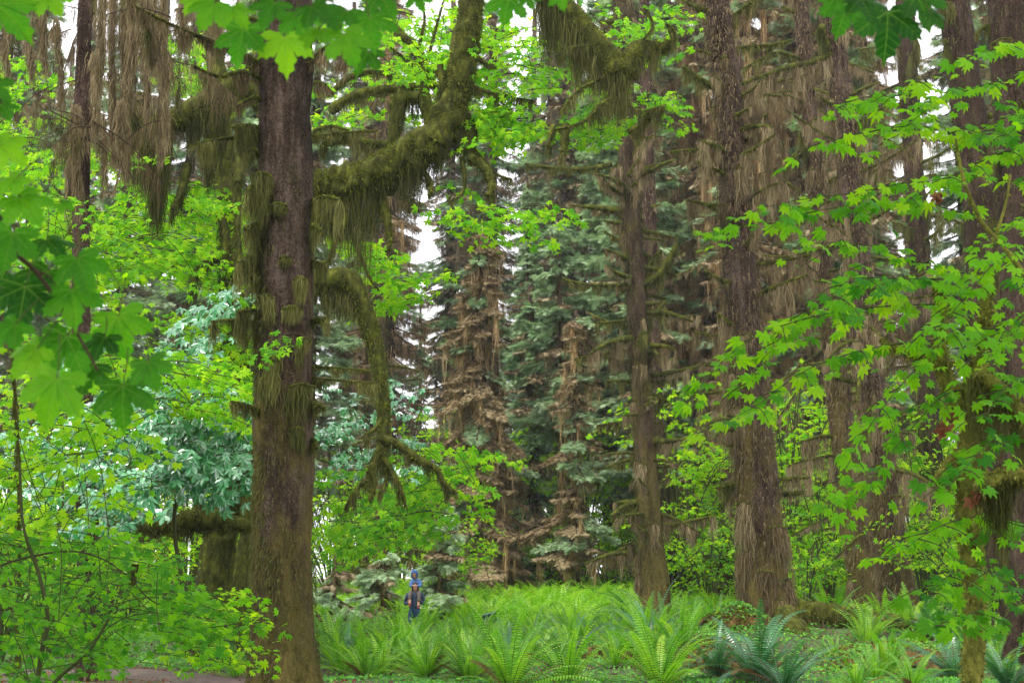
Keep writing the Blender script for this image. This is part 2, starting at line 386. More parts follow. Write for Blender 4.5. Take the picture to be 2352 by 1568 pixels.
M['ground_moss_f'] = mossmat('orange_moss_fibre', [(.05, .035, .01), (.17, .10, .03), (.34, .22, .07)], trans=.15)
M['wood_red'] = mossmat('rotten_red_wood', [(.05, .015, .01), (.16, .05, .03), (.3, .13, .08)], .03, 0, 6)
M['dead_frond'] = mossmat('dead_frond', [(.12, .07, .03), (.2, .12, .05), (.3, .2, .1)], trans=.3)
M['dead_leaf'] = mossmat('dead_leaf', [(.08, .02, .015), (.2, .06, .03), (.3, .13, .07)], trans=.3)

# ------------------------------------------------------------------ ground
def build_ground():
    xs = np.concatenate([np.linspace(-900, -70, 14), np.linspace(-60, -20, 30), np.linspace(-19.6, 19.6, 150), np.linspace(20, 60, 30), np.linspace(70, 900, 14)])
    ys = np.concatenate([np.linspace(-300, -10, 8), np.linspace(-8, 16, 20), np.linspace(16.5, 64, 190), np.linspace(66, 140, 40), np.linspace(170, 1500, 14)])
    X, Y = np.meshgrid(xs, ys); Z = gz(X, Y)
    V = np.stack([X, Y, Z], -1).reshape(-1, 3); nx = len(xs); i = np.arange(len(ys) - 1)[:, None] * nx; j = np.arange(nx - 1)[None]
    Fc = np.stack([i + j, i + j + 1, i + nx + j + 1, i + nx + j], -1).reshape(-1, 4)
    m, nt, out = newmat('forest_floor'); vec = objvec(nt)
    p = nt.nodes.new("ShaderNodeBsdfPrincipled"); p.inputs["Roughness"].default_value = .9
    c1 = ramp(nt, noise(nt, 2.2, 6, vec, .7), [(.35, (.03, .02, .012)), (.5, (.07, .055, .02)), (.62, (.04, .10, .02)), (.75, (.07, .17, .03))])
    nt.links.new(c1, p.inputs["Base Color"]); b = nt.nodes.new("ShaderNodeBump"); b.inputs["Distance"].default_value = .05
    nt.links.new(noise(nt, 14, 5, vec, .7), b.inputs["Height"]); nt.links.new(b.outputs[0], p.inputs["Normal"]); nt.links.new(p.outputs[0], out.inputs[0])
    tag(Geo().add(V, Fc).build('ground', m), kind='structure')
    # dirt path at the lower left
    cl = smooth_path([(-9.5, 25.5, 0), (-7.0, 25.6, 0), (-5.4, 24.6, 0), (-4.4, 22.4, 0), (-4.0, 18, 0)], 60)
    T, A, B = frames(cl); hw = .85 + .2 * vnoise(np.stack([cl[:, 1], cl[:, 0], cl[:, 0] * 0], 1)); k = np.linspace(-1, 1, 9)
    side = np.stack([T[:, 1], -T[:, 0], T[:, 0] * 0], 1)
    P = cl[:, None] + side[:, None] * (hw[:, None] * k)[..., None]; P[..., 2] = gz(P[..., 0], P[..., 1]) + .03 * (1 - k ** 2) + .006
    i = np.arange(59)[:, None] * 9; j = np.arange(8)[None]
    m2, nt, out = newmat('damp_dirt'); vec = objvec(nt); p = nt.nodes.new("ShaderNodeBsdfPrincipled"); p.inputs["Roughness"].default_value = .45
    nt.links.new(ramp(nt, noise(nt, 5, 7, vec, .75), [(.3, (.03, .018, .018)), (.55, (.10, .055, .055)), (.75, (.2, .12, .11))]), p.inputs["Base Color"])
    b = nt.nodes.new("ShaderNodeBump"); b.inputs["Distance"].default_value = .04; nt.links.new(noise(nt, 9, 6, vec, .75), b.inputs["Height"])
    nt.links.new(b.outputs[0], p.inputs["Normal"]); nt.links.new(p.outputs[0], out.inputs[0])
    tag(Geo().add(P.reshape(-1, 3), np.stack([i + j, i + j + 1, i + 10 + j, i + 9 + j], -1).reshape(-1, 4)).build('dirt_path', m2), kind='structure')
build_ground()

# ------------------------------------------------------------------ trunks and limbs
def pxpath(pts, Y):
    """pts (u, v, halfwidth px) -> centre points and radii in metres"""
    P = []; R = []
    for k, q in enumerate(pts):
        y = Y[k] if isinstance(Y, (list, tuple)) else Y
        p = at(q[0], q[1], y); P.append(p); d = (p[1] * cos(PITCH) + (p[2] - CZ) * sin(PITCH))
        R.append(q[2] * d / F if len(q) > 2 else .1)
    return np.array(P), np.array(R)
def to_ground(P, R, flare=1.15):
    """extend the lowest end down into the ground"""
    if P[0, 2] > P[-1, 2]: P, R = P[::-1], R[::-1]
    g0 = float(gz(P[0, 0], P[0, 1])) - .15
    if P[0, 2] > g0 + .05:
        P = np.vstack([[P[0, 0], P[0, 1], g0], P]); R = np.concatenate([[R[0] * flare], R])
    return P, R
def flare_f(base, amt=.35, n=7, ph=0., h=1.1):
    def f(P, th):
        z = np.clip((P[:, 2] - base) / h, 0, 5)[:, None]
        return 1 + np.exp(-z * 2.4) * (amt + amt * .7 * np.cos(th[None] * n + ph + .6 * np.sin(th[None] * 2)))
    return f
def make_trunk(root, pts, Y, mat, amp=.07, flare=.3, ph=0, sides=40, fz=0, fzmat='moss_hang', fzlen=.07, mask=None, ring=.09, name='trunk', fwid=.014):
    P, R = pxpath(pts, Y); P, R = to_ground(P, R)
    n = max(8, int(np.linalg.norm(P[-1] - P[0]) / ring)); PS = smooth_path(np.column_stack([P, R]), n); RS = PS[:, 3]; PS = PS[:, :3]
    g = Geo(); base = float(gz(PS[0, 0], PS[0, 1]))
    ff = flare_f(base, flare, 7, ph) if flare else None
    tube(g, PS, RS, sides, amp * 1.5, 4.2, 0, .5, True, ff, .3)
    if fz: fuzz(g, PS, RS * 1.03, fz, fzlen, fwid, 1, mask=mask, down=1.6, out=.7, vr=(0, .65))
    o = g.build(name, [M[mat], M[fzmat]], root)
    return o, PS, RS
def limb(root, pts, Y, r0, r1, mat='moss_limb', L=.5, dens=120, name='branch', hm='moss_hang', fz=500, fzmat='moss_green', wid=.02, clump=.35, amp=.16, fl=.06, prof=None, sides=12, gather=.6, dY=0, P3=None, vr=(.15, .85)):
    if P3 is None:
        P = np.array([at(q[0], q[1], Y[k] if isinstance(Y, (list, tuple)) else Y + dY * k / (len(pts) - 1)) for k, q in enumerate(pts)])
    else: P = np.array(P3)
    ln = np.linalg.norm(np.diff(P, axis=0), axis=1).sum(); n = max(6, int(ln / .07))
    PS = smooth_path(P, n); R = np.linspace(r0, r1, n) if np.isscalar(r0) else np.interp(np.linspace(0, 1, n), np.linspace(0, 1, len(r0)), r0)
    g = Geo(); tube(g, PS, R, sides, amp, 4.5, 0, .5, True, None, 1)
    if fz: fuzz(g, PS, R, fz, fl, .014, 1, down=.4)
    o = g.build(name, [M[mat], M[fzmat]], root)
    if L > 0 and dens > 0:
        g2 = Geo(); curtain(g2, PS, R, L, dens, wid, clump, 0, prof=prof, gather=gather, vr=vr)
        g2.build('hanging_moss', [M[hm]], o)
    return o, PS, R
def auto_branches(root, PS, RS, zlo, zhi, n, lr=(.5, 1.4), r0=.045, L=.5, dens=110, hm='moss_brown', mat='moss_limb', fz=350, up=(-.25, .25), seed=1, wid=.02, azr=None, mossp=1.):
    r = np.random.default_rng(seed)
    for k in range(n):
        z = r.uniform(zlo, zhi) if n < 4 else zlo + (zhi - zlo) * (k + r.random()) / n
        i = int(np.clip(np.searchsorted(PS[:, 2], z), 0, len(PS) - 1)); p = PS[i]
        a = r.uniform(0, 2 * pi) if azr is None else r.choice([0, pi]) + r.normal(0, .6)
        l = r.uniform(*lr); e = r.uniform(*up); d = np.array([cos(a), sin(a), 0])
        bend = r.uniform(-.35, .25)
        pts = [p + d * RS[i] * .5]
        for t in (.35, .7, 1.):
            q = p + d * (RS[i] * .8 + l * t); q = q + np.array([r.normal(0, .04), r.normal(0, .04), l * (e * t + bend * t * t)]); pts.append(q)
        limb(root, None, None, r0 * r.uniform(.7, 1.9), .02, mat, L * r.choice([.25, .5, .8, 1.2]), dens, P3=pts, hm=hm, fz=fz * 2, wid=wid * .6, sides=7, fl=.05, clump=.22)

# ------------------------------------------------------------------ leafy sprays
def leafy(root, twigs, T, leafmat_, size, per_m, nmean=(0, -.25, 1), njit=.35, name='branch', fname='foliage', stemmat='vine_stem', stem_r=.008, spread=.5, droop=.25, r=rs, vr=(.1, .9), fwd_mode='out', sub=True, szj=.3, layer=.06):
    """twigs: list of 3D polylines; side twiglets with leaves in pairs"""
    gs = Geo(); gl = Geo()
    if sub and len(twigs) > 1:                 # boughs joining the twigs
        Sx = np.array([np.asarray(q, float)[0] for q in twigs]); Mx = np.array([np.asarray(q, float)[len(q) // 2] for q in twigs]); done = [0]; todo = list(range(1, len(twigs)))
        while todo:
            D = np.linalg.norm(Sx[todo][:, None] - Mx[done][None], axis=2); i, j = np.unravel_index(D.argmin(), D.shape); a, b = todo[i], done[j]
            m_ = (Sx[a] + Mx[b]) / 2 + r.normal(0, .06, 3) * min(1, D.min()) + np.array([0, 0, .08 * D.min()])
            tube(gs, smooth_path([Mx[b], m_, Sx[a]], 8), np.full(8, stem_r * .9), 5, 0, 1, 0, .5, False); done.append(a); todo.remove(a)
    for tw in twigs:
        P = smooth_path(tw, 14); ln = np.linalg.norm(np.diff(P, axis=0), axis=1).sum()
        tube(gs, P, np.linspace(stem_r, stem_r * .35, 14), 5, 0, 1, 0, .5, False)
        segs = [(P, ln, 1.)]
        if sub:
            ns = max(2, int(ln / .22 / max(size / .1, 1)))
            for k in range(ns):
                s = .12 + .85 * (k + r.random() * .6) / ns; q, _ = interp_path(P, np.array([s])); q = q[0]
                t, _ = interp_path(P, np.array([min(s + .03, 1)])); d = t[0] - q; d /= np.linalg.norm(d) + 1e-9
                sd = np.array([d[1], -d[0], 0]) * (1 if k % 2 else -1); sl = spread * ln * (1.05 - s) * r.uniform(.5, 1) + size
                e = q + (d * .6 + sd * .8) * sl; e[2] -= droop * sl * .6
                mid_ = (q + e) / 2 + np.array([0, 0, droop * sl * .25]); PP = smooth_path([q, mid_, e], 6)
                tube(gs, PP, np.linspace(stem_r * .45, stem_r * .25, 6), 4, 0, 1, 0, .5, False); segs.append((PP, sl, .6))
        for PP, l, _w in segs:
            n = max(2, int(per_m * l)); s = np.clip((np.arange(n) + r.random(n)) / n, .04, 1); q, _ = interp_path(PP, s)
            tt, _ = interp_path(PP, np.clip(s + .05, 0, 1)); tb, _ = interp_path(PP, np.clip(s - .05, 0, 1)); d = tt - tb; d /= np.linalg.norm(d, axis=1)[:, None] + 1e-9
            sg = np.where(np.arange(n) % 2, 1., -1.)[:, None]; sd = np.stack([d[:, 1], -d[:, 0], d[:, 0] * 0], 1) * sg
            fw = d * r.uniform(.2, 1, (n, 1)) + sd * r.uniform(.3, 1.1, (n, 1)) + r.normal(0, .2, (n, 3)); fw[:, 2] -= droop
            nm = np.array(nmean)[None] + r.normal(0, njit, (n, 3))
            sz = size * r.uniform(1 - szj, 1 + szj, n)
            fw /= np.linalg.norm(fw, axis=1)[:, None]
            pos = q + fw * (sz * .45)[:, None]; pos[:, 2] += r.normal(0, layer, n)
            vv = r.uniform(vr[0], vr[1], n); kk = r.random(n) < .55; T2 = CURL['m'] if T is MID else CURL['f']
            scatter(gl, T, pos[kk], nm[kk], fw[kk], sz[kk] * .62, vv[kk]); scatter(gl, T2, pos[~kk], nm[~kk], fw[~kk], sz[~kk] * .66, vv[~kk])
    b = gs.build(name, [M[stemmat]], root)
    gl.build(fname, [M[leafmat_]], b)
    return b
def region_twigs(n, box, Y, az, ln, r, droop=.25, shape=None):
    """n twigs whose middles fill a photo-space box at depths Y (lo, hi)"""
    out = []
    while len(out) < n:
        u = r.uniform(box[0], box[1]); v = r.uniform(box[2], box[3])
        if shape is not None and not shape(u, v): continue
        y = r.uniform(*Y); p = at(u, v, y); a = az + r.normal(0, .5); l = r.uniform(*ln)
        d = np.array([cos(a), sin(a), 0]); q0 = p - d * l * .5 + np.array([0, 0, droop * l * .4]); q2 = p + d * l * .5 - np.array([0, 0, droop * l * .6])
        out.append([q0, p + np.array([0, 0, droop * l * .12]), q2])
    return out

# ================================================================== NEAR TREES
def base_of(u, v, Y):
    p = at(u, v, Y); return (p[0], p[1], float(gz(p[0], p[1])))

def tree_near_left():
    Y = 21
    t = thing('spruce_tree', base_of(655, 1568, Y), 'massive straight purple-brown spruce trunk nearest the camera, left of the two people', 'tree')
    side = lambda st, D: np.clip(.25 + .55 * fbm(st * np.array([1.6, 1.6, .8]), 2) - .35 * D[:, 0] + .35 * np.clip((4.2 - st[:, 2]) / 3, -1, 1), .02, 1)
    o, PS, RS = make_trunk(t, [(652, 1640, 84), (653, 1568, 78), (650, 1430, 71), (649, 1250, 68), (652, 1000, 69), (655, 800, 64), (656, 600, 61), (656, 380, 60), (655, 150, 60), (655, -120, 57)], Y,
                           'bark_purple', .05, .12, .4, 72, 1800, 'moss_hang', .045, side, .06, fwid=.012)
    B = [ # pts, Yshift end, r0, r1, L
        ([(600, 322), (520, 318), (430, 335)], -1.0, .035, .012, .42), ([(600, 296), (565, 288), (530, 292)], -.8, .05, .02, .5),
        ([(608, 375), (585, 345), (560, 350)], -.5, .06, .03, .5), ([(712, 462), (745, 452), (781, 458)], -.7, .035, .025, .62),
        ([(712, 312), (790, 305), (868, 300)], .6, .03, .012, .2), ([(605, 722), (575, 712), (545, 716)], -.6, .05, .02, .45),
        ([(600, 742), (545, 735), (486, 738)], -.8, .04, .015, .45), ([(612, 955), (580, 935), (530, 922)], -1, .04, .02, .22),
        ([(716, 842), (790, 846), (862, 853)], -.3, .025, .012, .12), ([(716, 868), (790, 874), (868, 880)], -.6, .02, .012, .3),
        ([(712, 598), (735, 602), (754, 602)], -.4, .03, .015, .5), ([(708, 738), (735, 735), (752, 732)], -.4, .06, .03, .3),
        ([(712, 925), (728, 928), (745, 938)], -.4, .05, .03, .2), ([(604, 520), (585, 516), (562, 528)], -.6, .06, .03, .6),
        ([(606, 640), (590, 632), (575, 640)], -.5, .07, .03, .45), ([(606, 430), (590, 422), (566, 440)], -.6, .05, .03, .7),
        ([(600, 812), (620, 800), (628, 830)], -.9, .06, .03, .6), ([(706, 520), (722, 518), (738, 530)], -.4, .05, .03, .5),
        ([(706, 1010), (722, 1012), (728, 1030)], -.3, .05, .03, .3), ([(596, 600), (570, 590), (545, 602)], -.9, .04, .02, .55)]
    for pts, dy, a, b, L in B:
        limb(t, pts, Y, a, b, 'moss_limb', L, 420, dY=dy, fz=900, hm='moss_hang', wid=.016, clump=.22, sides=8, fl=.035, gather=.35, vr=(.35, 1))
    for u, v, w, L in ((655, 592, 12, .42), (672, 708, 22, .5), (695, 885, 30, .55), (628, 812, 20, .35), (684, 985, 14, .3), (640, 470, 20, .35), (615, 870, 20, .45), (602, 400, 22, .8), (690, 640, 14, .5), (700, 780, 14, .35), (610, 680, 16, .5)):
        # beards clinging to stubs on the camera side
        P = [at(u - w, v + 4, Y - .40), at(u, v - 4, Y - .50), at(u + w, v + 5, Y - .42)]
        limb(t, None, None, .03, .02, 'moss_limb', L, 900, name='branch_stub', P3=P, fz=900, wid=.015, clump=.5, sides=8, fl=.035, vr=(.4, 1), gather=.45, hm='moss_hang')
    # upper boughs with long brown beards, left side
    for k, (pts, dy, L) in enumerate([([(610, 150), (520, 110), (400, 60), (300, 10)], -1.5, .45), ([(610, 60), (520, 20), (430, -30), (330, -60)], -2.5, .6), ([(610, 190), (560, 165), (500, 175), (440, 150)], -1, .4),
                                      ([(700, 150), (750, 110), (800, 90)], -1, .6), ([(700, 200), (735, 190), (765, 215)], .5, .5), ([(600, -60), (450, -90), (300, -110), (120, -120)], -3, .8), ([(612, 240), (585, 225), (545, 240)], -.6, .5)]):
        limb(t, pts, Y, .05, .02, 'moss_limb', L, 260, dY=dy, fz=300, hm='moss_brown', wid=.016, clump=.4, sides=8, vr=(.05, .7))
    return t
tree_near_left()

def beard_columns():
    """near spruce at the far left: thin trunk, drooping dead boughs, ropes of brown moss"""
    Y = 24
    t = thing('spruce_tree', base_of(205, 1500, Y), 'thin spruce at the upper left hung with long ropes of brown moss', 'tree')
    make_trunk(t, [(205, 1568, 26), (200, 1200, 24), (190, 900, 22), (185, 500, 20), (190, 200, 18), (200, -80, 16)], Y, 'bark_dark', .08, .15, 0, 20, 60, 'moss_brown', .1)
    r = np.random.default_rng(3)
    ropes = [(240, -20, 200, .10), (262, -60, 350, .09), (291, -40, 390, .13), (305, 60, 340, .11), (372, -40, 350, .09), (378, 60, 320, .06), (335, -40, 120, .16), (418, -30, 70, .12), (355, -50, 70, .13), (180, 240, 470, .11), (215, 120, 290, .08), (280, 230, 380, .09), (163, 360, 470, .08), (90, -20, 150, .07), (130, 40, 240, .05), (25, -20, 160, .05), (320, 30, 250, .07), (60, 60, 170, .05), (240, 260, 420, .05)]
    for u, v0, v1, rad in ropes:
        y = Y + r.uniform(-2, 1); a = at(u, v0, y); b = at(u + r.normal(0, 4), v1, y)
        n = 24; P = a + np.linspace(0, 1, n)[:, None] * (b - a); P[:, :2] += r.normal(0, .012, (n, 2)).cumsum(0)
        g = Geo(); N = int(620 * (a[2] - b[2]) * rad / .09) + 60; s = r.random(N) ** 1.15; q, _ = interp_path(P, s); ang = r.uniform(0, 2 * pi, N)
        lump = .55 + .45 * vnoise(np.stack([s * 9, s * 0 + u, s * 0], 1)); rr = rad * np.sqrt(r.random(N)) * (1.05 - s) ** .45 * lump
        q[:, 0] += rr * np.cos(ang); q[:, 1] += rr * np.sin(ang); K = 5; tt = np.linspace(0, 1, K); LL = r.uniform(.15, .5, N)
        SP = q[:, None] + np.zeros((N, K, 3)); SP[..., 2] -= LL[:, None] * tt; SP[..., :2] += (r.normal(0, .022, (N, K, 2))).cumsum(1)
        ribbons(g, SP, .010 * (1 - tt ** 2)[None] * r.uniform(.5, 1.3, (N, 1)), hdir(N, r), r.uniform(.15, .95, N), 0)
        g.build('hanging_moss', [M['moss_brown']], t)
    # fine dead twigs with wisps
    for k in range(46):
        u = r.uniform(-20, 430); v = r.uniform(-60, 330); y = Y + r.uniform(-2, 4); p = at(u, v, y)
        a = r.uniform(0, 2 * pi); l = r.uniform(.6, 1.6); e = p + np.array([cos(a) * l, sin(a) * l, -l * r.uniform(.1, .8)]); m = (p + e) / 2 + np.array([0, 0, .12 * l])
        limb(t, None, None, .014, .006, 'twig', r.uniform(.3, 1.0), 90, P3=[p, m, e], fz=0, hm='moss_brown' if k % 3 else 'moss_hang', sides=5, wid=.012, clump=.2, vr=(0, .6), amp=0)
beard_columns()

def big_maple():
    Y = 29
    t = thing('bigleaf_maple', base_of(570, 1430, Y), 'old bigleaf maple draped in thick green moss behind the nearest trunk', 'tree')
    o, PS, RS = make_trunk(t, [(553, 1440, 38), (560, 1350, 30), (572, 1250, 27), (585, 1130, 26), (605, 950, 30), (625, 700, 36), (640, 520, 40), (665, 440, 44)], Y, 'moss_limb', .13, .35, 1, 36, 260, 'moss_green', .05)
    limb(t, [(500, 1420), (500, 1300), (520, 1150), (545, 950), (540, 780), (530, 620), (520, 430), (505, 250), (490, 60), (480, -60)], Y + 1, .38, .17, 'moss_limb', .6, 160, name='stem', sides=20, fz=220, clump=.6)
    # great limb curving right and up
    limb(t, [(650, 440), (740, 432), (800, 425), (860, 405), (910, 375), (960, 345), (1005, 318)], Y - 1, [.34, .32, .37, .39, .34, .36, .30], 0, 'moss_limb', 1.5, 900, name='limb', sides=32, fz=1100, wid=.018, clump=.35, amp=.34, fl=.13, hm='moss_hang', vr=(.0, .65),
         prof=lambda s: np.where((s > .45) & (s < .62), 1.35, np.where(s > .62, .75, .75)))
    limb(t, [(995, 330), (1020, 285), (1040, 230), (1058, 170), (1070, 100), (1080, 40), (1085, -70)], Y - 1, [.36, .35, .32, .27, .26, .25, .24], 0, 'moss_limb', .5, 400, name='limb', sides=24, fz=800, amp=.28, fl=.07, hm='moss_hang', vr=(0, .6))
    for k in range(10):                        # ragged moss skirt at the elbow
        u = 1010 + k * 8; limb(t, [(u, 150 + k * 14), (u + 8, 250 + k * 6), (u + 2, 330)], Y - 1.2 + .05 * k, .07, .04, 'moss_limb', .55, 150, name='moss_skirt', fz=400, sides=7, fl=.05, vr=(0, .5))
    for pts, dy, a, b, L in [([(1075, 330), (1110, 370), (1140, 400), (1175, 412)], 0, .06, .02, .2), ([(1080, 360), (1118, 390), (1130, 425), (1120, 450)], -.6, .10, .05, .3), ([(1060, 360), (1068, 420), (1055, 450), (1030, 465)], 0, .05, .015, .2),
                             ([(1090, 130), (1115, 145), (1140, 155)], 0, .06, .03, .1), ([(1085, 200), (1130, 215), (1180, 225), (1225, 232)], .5, .05, .015, .3),
                             ([(870, 440), (885, 490), (895, 540), (893, 575)], -.3, .13, .03, .35), ([(820, 430), (800, 480), (790, 520)], -.3, .10, .04, .4),
                             ([(960, 380), (990, 420), (985, 450)], -.2, .08, .03, .3)]:
        limb(t, pts, Y - 1, a, b, 'moss_limb', L, 260, dY=dy, fz=600, clump=.25, vr=(.05, .7))
    # arms of the left half
    limb(t, [(640, 270), (590, 215), (545, 205), (500, 225), (450, 255), (400, 275), (350, 285), (325, 250)], Y - .5, [.3, .25, .24, .26, .25, .25, .24, .16], 0, 'moss_limb', .8, 420, name='limb', sides=20, fz=600, amp=.22, fl=.08, clump=.45, vr=(0, .7))
    limb(t, [(330, 215), (318, 260), (330, 320), (345, 380)], Y - .7, [.10, .16, .22, .16], 0, 'moss_limb', 1.5, 700, name='limb', sides=18, fz=600, fl=.08, wid=.02, clump=.7, vr=(0, .75), gather=.25)
    limb(t, [(345, 300), (372, 330), (360, 400)], Y - .7, [.2, .22, .1], 0, 'moss_limb', 1.35, 900, name='limb', sides=14, fz=400, clump=.5, vr=(0, .6), gather=.2)
    limb(t, [(500, 225), (490, 300), (482, 370)], Y - .5, [.2, .16, .12], 0, 'moss_limb', 1.2, 500, name='limb', sides=14, fz=400, clump=.4, vr=(0, .6))
    for pts, dy, a, b, L in [([(585, 640), (545, 605), (500, 600), (460, 615), (440, 650)], -1, .13, .06, .55), ([(580, 700), (540, 690), (505, 700)], -.6, .10, .05, .5), ([(570, 780), (530, 760), (500, 790)], -.6, .08, .04, .3),
                             ([(430, 380), (415, 440), (395, 480)], -.6, .1, .04, .5), ([(535, 380), (548, 450), (545, 520), (550, 600)], -1.2, .08, .03, .6), ([(505, 480), (520, 540), (512, 610)], -1, .09, .04, .5), ([(560, 300), (552, 360), (546, 420)], -1.4, .10, .05, .5),
                             ([(170, 440), (175, 500), (160, 530)], -1.5, .10, .03, .4), ([(180, 440), (205, 480), (215, 530)], -1.5, .08, .03, .3)]:
        limb(t, pts, Y - .3, a, b, 'moss_limb', L, 260, dY=dy, fz=600, clump=.3, vr=(.05, .8))
    # low level limb with a moss knob
    limb(t, [(578, 1207), (555, 1203), (520, 1197), (480, 1190), (450, 1192), (400, 1203), (340, 1212), (290, 1208), (235, 1206)], Y - 2, [.05, .13, .14, .20, .24, .16, .17, .17, .15], 0, 'moss_limb', .32, 300, name='limb', sides=18, fz=1000, fl=.07, clump=.4, vr=(0, .8))
    limb(t, [(462, 1195), (458, 1160), (455, 1130), (452, 1105)], Y - 2, [.2, .12, .09, .07], 0, 'moss_limb', .15, 100, fz=1000, sides=12, fl=.06)
    # drooping limb right of the trunk
    limb(t, [(690, 640), (740, 642), (780, 640), (815, 660), (838, 710), (858, 780), (872, 850), (880, 930), (882, 1010)], Y - 1, [.17, .2, .23, .22, .17, .15, .14, .13, .14], 0, 'moss_limb', .45, 300, name='limb', sides=16, fz=600, vr=(.05, .8), fl=.06)
    limb(t, [(745, 655), (790, 655), (830, 690)], Y - 1, .10, .08, 'moss_limb', 1.15, 900, name='limb', fz=200, clump=.9, vr=(.1, .8), gather=.1, wid=.02)
    for pts, a, b in [([(880, 1010), (920, 1025), (960, 1055), (1000, 1075), (1020, 1110), (1050, 1135)], .10, .04), ([(878, 1020), (860, 1060), (845, 1100), (822, 1120), (790, 1170)], .10, .02), ([(880, 1050), (900, 1085), (920, 1120), (932, 1165)], .08, .025), ([(850, 1080), (858, 1120), (848, 1150)], .08, .03), ([(875, 1060), (890, 1100), (870, 1135)], .05, .02),
                      ([(880, 960), (860, 985), (835, 1000)], .05, .02)]:
        limb(t, pts, Y - 1.5, a, b, 'moss_limb', .35, 200, fz=600, clump=.25, vr=(.05, .8))
    # inner crown: arches and fork above the great limb
    for pts, a, b, L in [([(758, 258), (790, 232), (840, 212), (900, 205), (950, 200), (1010, 195)], .12, .08, .35), ([(770, 205), (800, 180), (850, 165), (900, 172)], .07, .05, .25), ([(1000, 300), (985, 260), (972, 215), (975, 150)], .16, .13, .3), ([(975, 150), (955, 110), (925, 85), (905, 60)], .12, .08, .35),
                         ([(930, 215), (915, 240), (910, 290), (900, 340)], .22, .12, .7), ([(960, 225), (930, 222), (900, 232)], .14, .14, .9), ([(975, 160), (990, 110), (1005, 50), (1020, 0)], .05, .02, .05), ([(975, 160), (965, 100), (975, 50), (970, 0)], .05, .02, .05), ([(972, 175), (940, 145), (900, 110), (880, 90)], .05, .02, .06),
                         ([(1000, 250), (1030, 235), (1060, 200)], .06, .04, .3), ([(740, 330), (800, 322), (870, 330), (930, 335)], .10, .08, .45), ([(985, 190), (1010, 150), (1040, 140)], .05, .02, .2), ([(720, 300), (760, 290), (800, 300)], .05, .03, .4),
                         ([(790, 525), (760, 580), (745, 640)], .06, .02, .3), ([(800, 520), (825, 580), (850, 640), (870, 665)], .05, .015, .1)]:
        limb(t, pts, Y + 1.5, a, b, 'moss_limb', L, 220, fz=500, vr=(.05, .8))
    # foliage
    r = np.random.default_rng(21)
    def tw(n, box, Yr, az, ln, **k): return region_twigs(n, box, Yr, az, ln, r, **k)
    N1 = [(26, (860, 1090, 20, 210), (29, 33)), (26, (735, 1000, 60, 330), (31, 35)), (20, (1090, 1240, 70, 330), (28, 32)), (14, (1110, 1220, 250, 330), (28, 30)), (10, (1030, 1300, 430, 560), (27, 29)),
          (9, (800, 900, 560, 640), (31, 33)), (10, (860, 985, 640, 720), (31, 33)), (56, (100, 330, 330, 640), (27, 33)), (56, (330, 590, 430, 640), (27, 33)), (16, (360, 480, 90, 230), (31, 34)), (20, (0, 120, 120, 420), (30, 34)),
          (14, (420, 620, 60, 260), (33, 36)), (7, (940, 1110, 1000, 1250), (30, 32)), (9, (960, 1140, 1020, 1240), (30, 32))]
    for n, bx, yr in N1:
        leafy(t, tw(n, bx, yr, r.choice([0, pi]), (.8, 1.9)), FAR, 'leaf_yellow', .18, 11, nmean=(0, -.8, .8), njit=.5, name='leafy_branch', stemmat='twig', r=r, vr=(0, .9))
    for n, bx, yr in [(34, (740, 1000, 1040, 1260), (27, 30)), (20, (720, 960, 880, 1080), (27, 30)), (5, (600, 700, 730, 830), (19.6, 20.1))]:
        leafy(t, tw(n, bx, (yr[0] + 2, yr[1] + 2) if n > 10 else yr, pi, (.8, 1.8) if n > 10 else (.3, .6)), FAR, 'leaf_vine' if bx[2] > 1000 or bx[2] < 800 else 'leaf_gloss', .2 if n > 10 else .14, 7, nmean=(0, -.7, .8), njit=.4, name='leafy_branch', stemmat='twig', r=r, droop=.5)
    # sprig of fern growing on the limb
    return t
big_maple()

def wet_maple():
    Y = 25; r = np.random.default_rng(5)
    t = thing('maple_sapling', base_of(420, 1420, Y), 'young maple with wet shiny blue-green leaves left of the nearest trunk', 'tree')
    limb(t, [(430, 1500), (420, 1350), (400, 1200), (420, 1050), (430, 900)], Y, .05, .02, 'vine_stem', 0, 0, name='stem', fz=0)
    for n, bx, yr in [(74, (250, 590, 900, 1130), (23, 26)), (26, (0, 330, 960, 1180), (21, 25)), (9, (300, 560, 680, 900), (25, 28)), (5, (200, 420, 800, 950), (24, 26))]:
        leafy(t, region_twigs(n, bx, yr, pi, (.8, 1.7), r, .5), FAR, 'leaf_gloss', .25, 6.5, nmean=(0, -.9, .75), njit=.28, name='leafy_branch', r=r, droop=.6)
    leafy(t, region_twigs(70, (130, 560, 560, 900), (26, 30), 0, (.8, 1.8), r, .3), FAR, 'leaf_yellow', .17, 7, nmean=(0, -.75, .85), njit=.5, name='leafy_branch', r=r)
    leafy(t, region_twigs(34, (330, 580, 820, 960), (22, 25), 0, (.8, 1.8), r, .3), FAR, 'leaf_yellow', .17, 7, nmean=(0, -.75, .85), njit=.5, name='leafy_branch', r=r)
wet_maple()

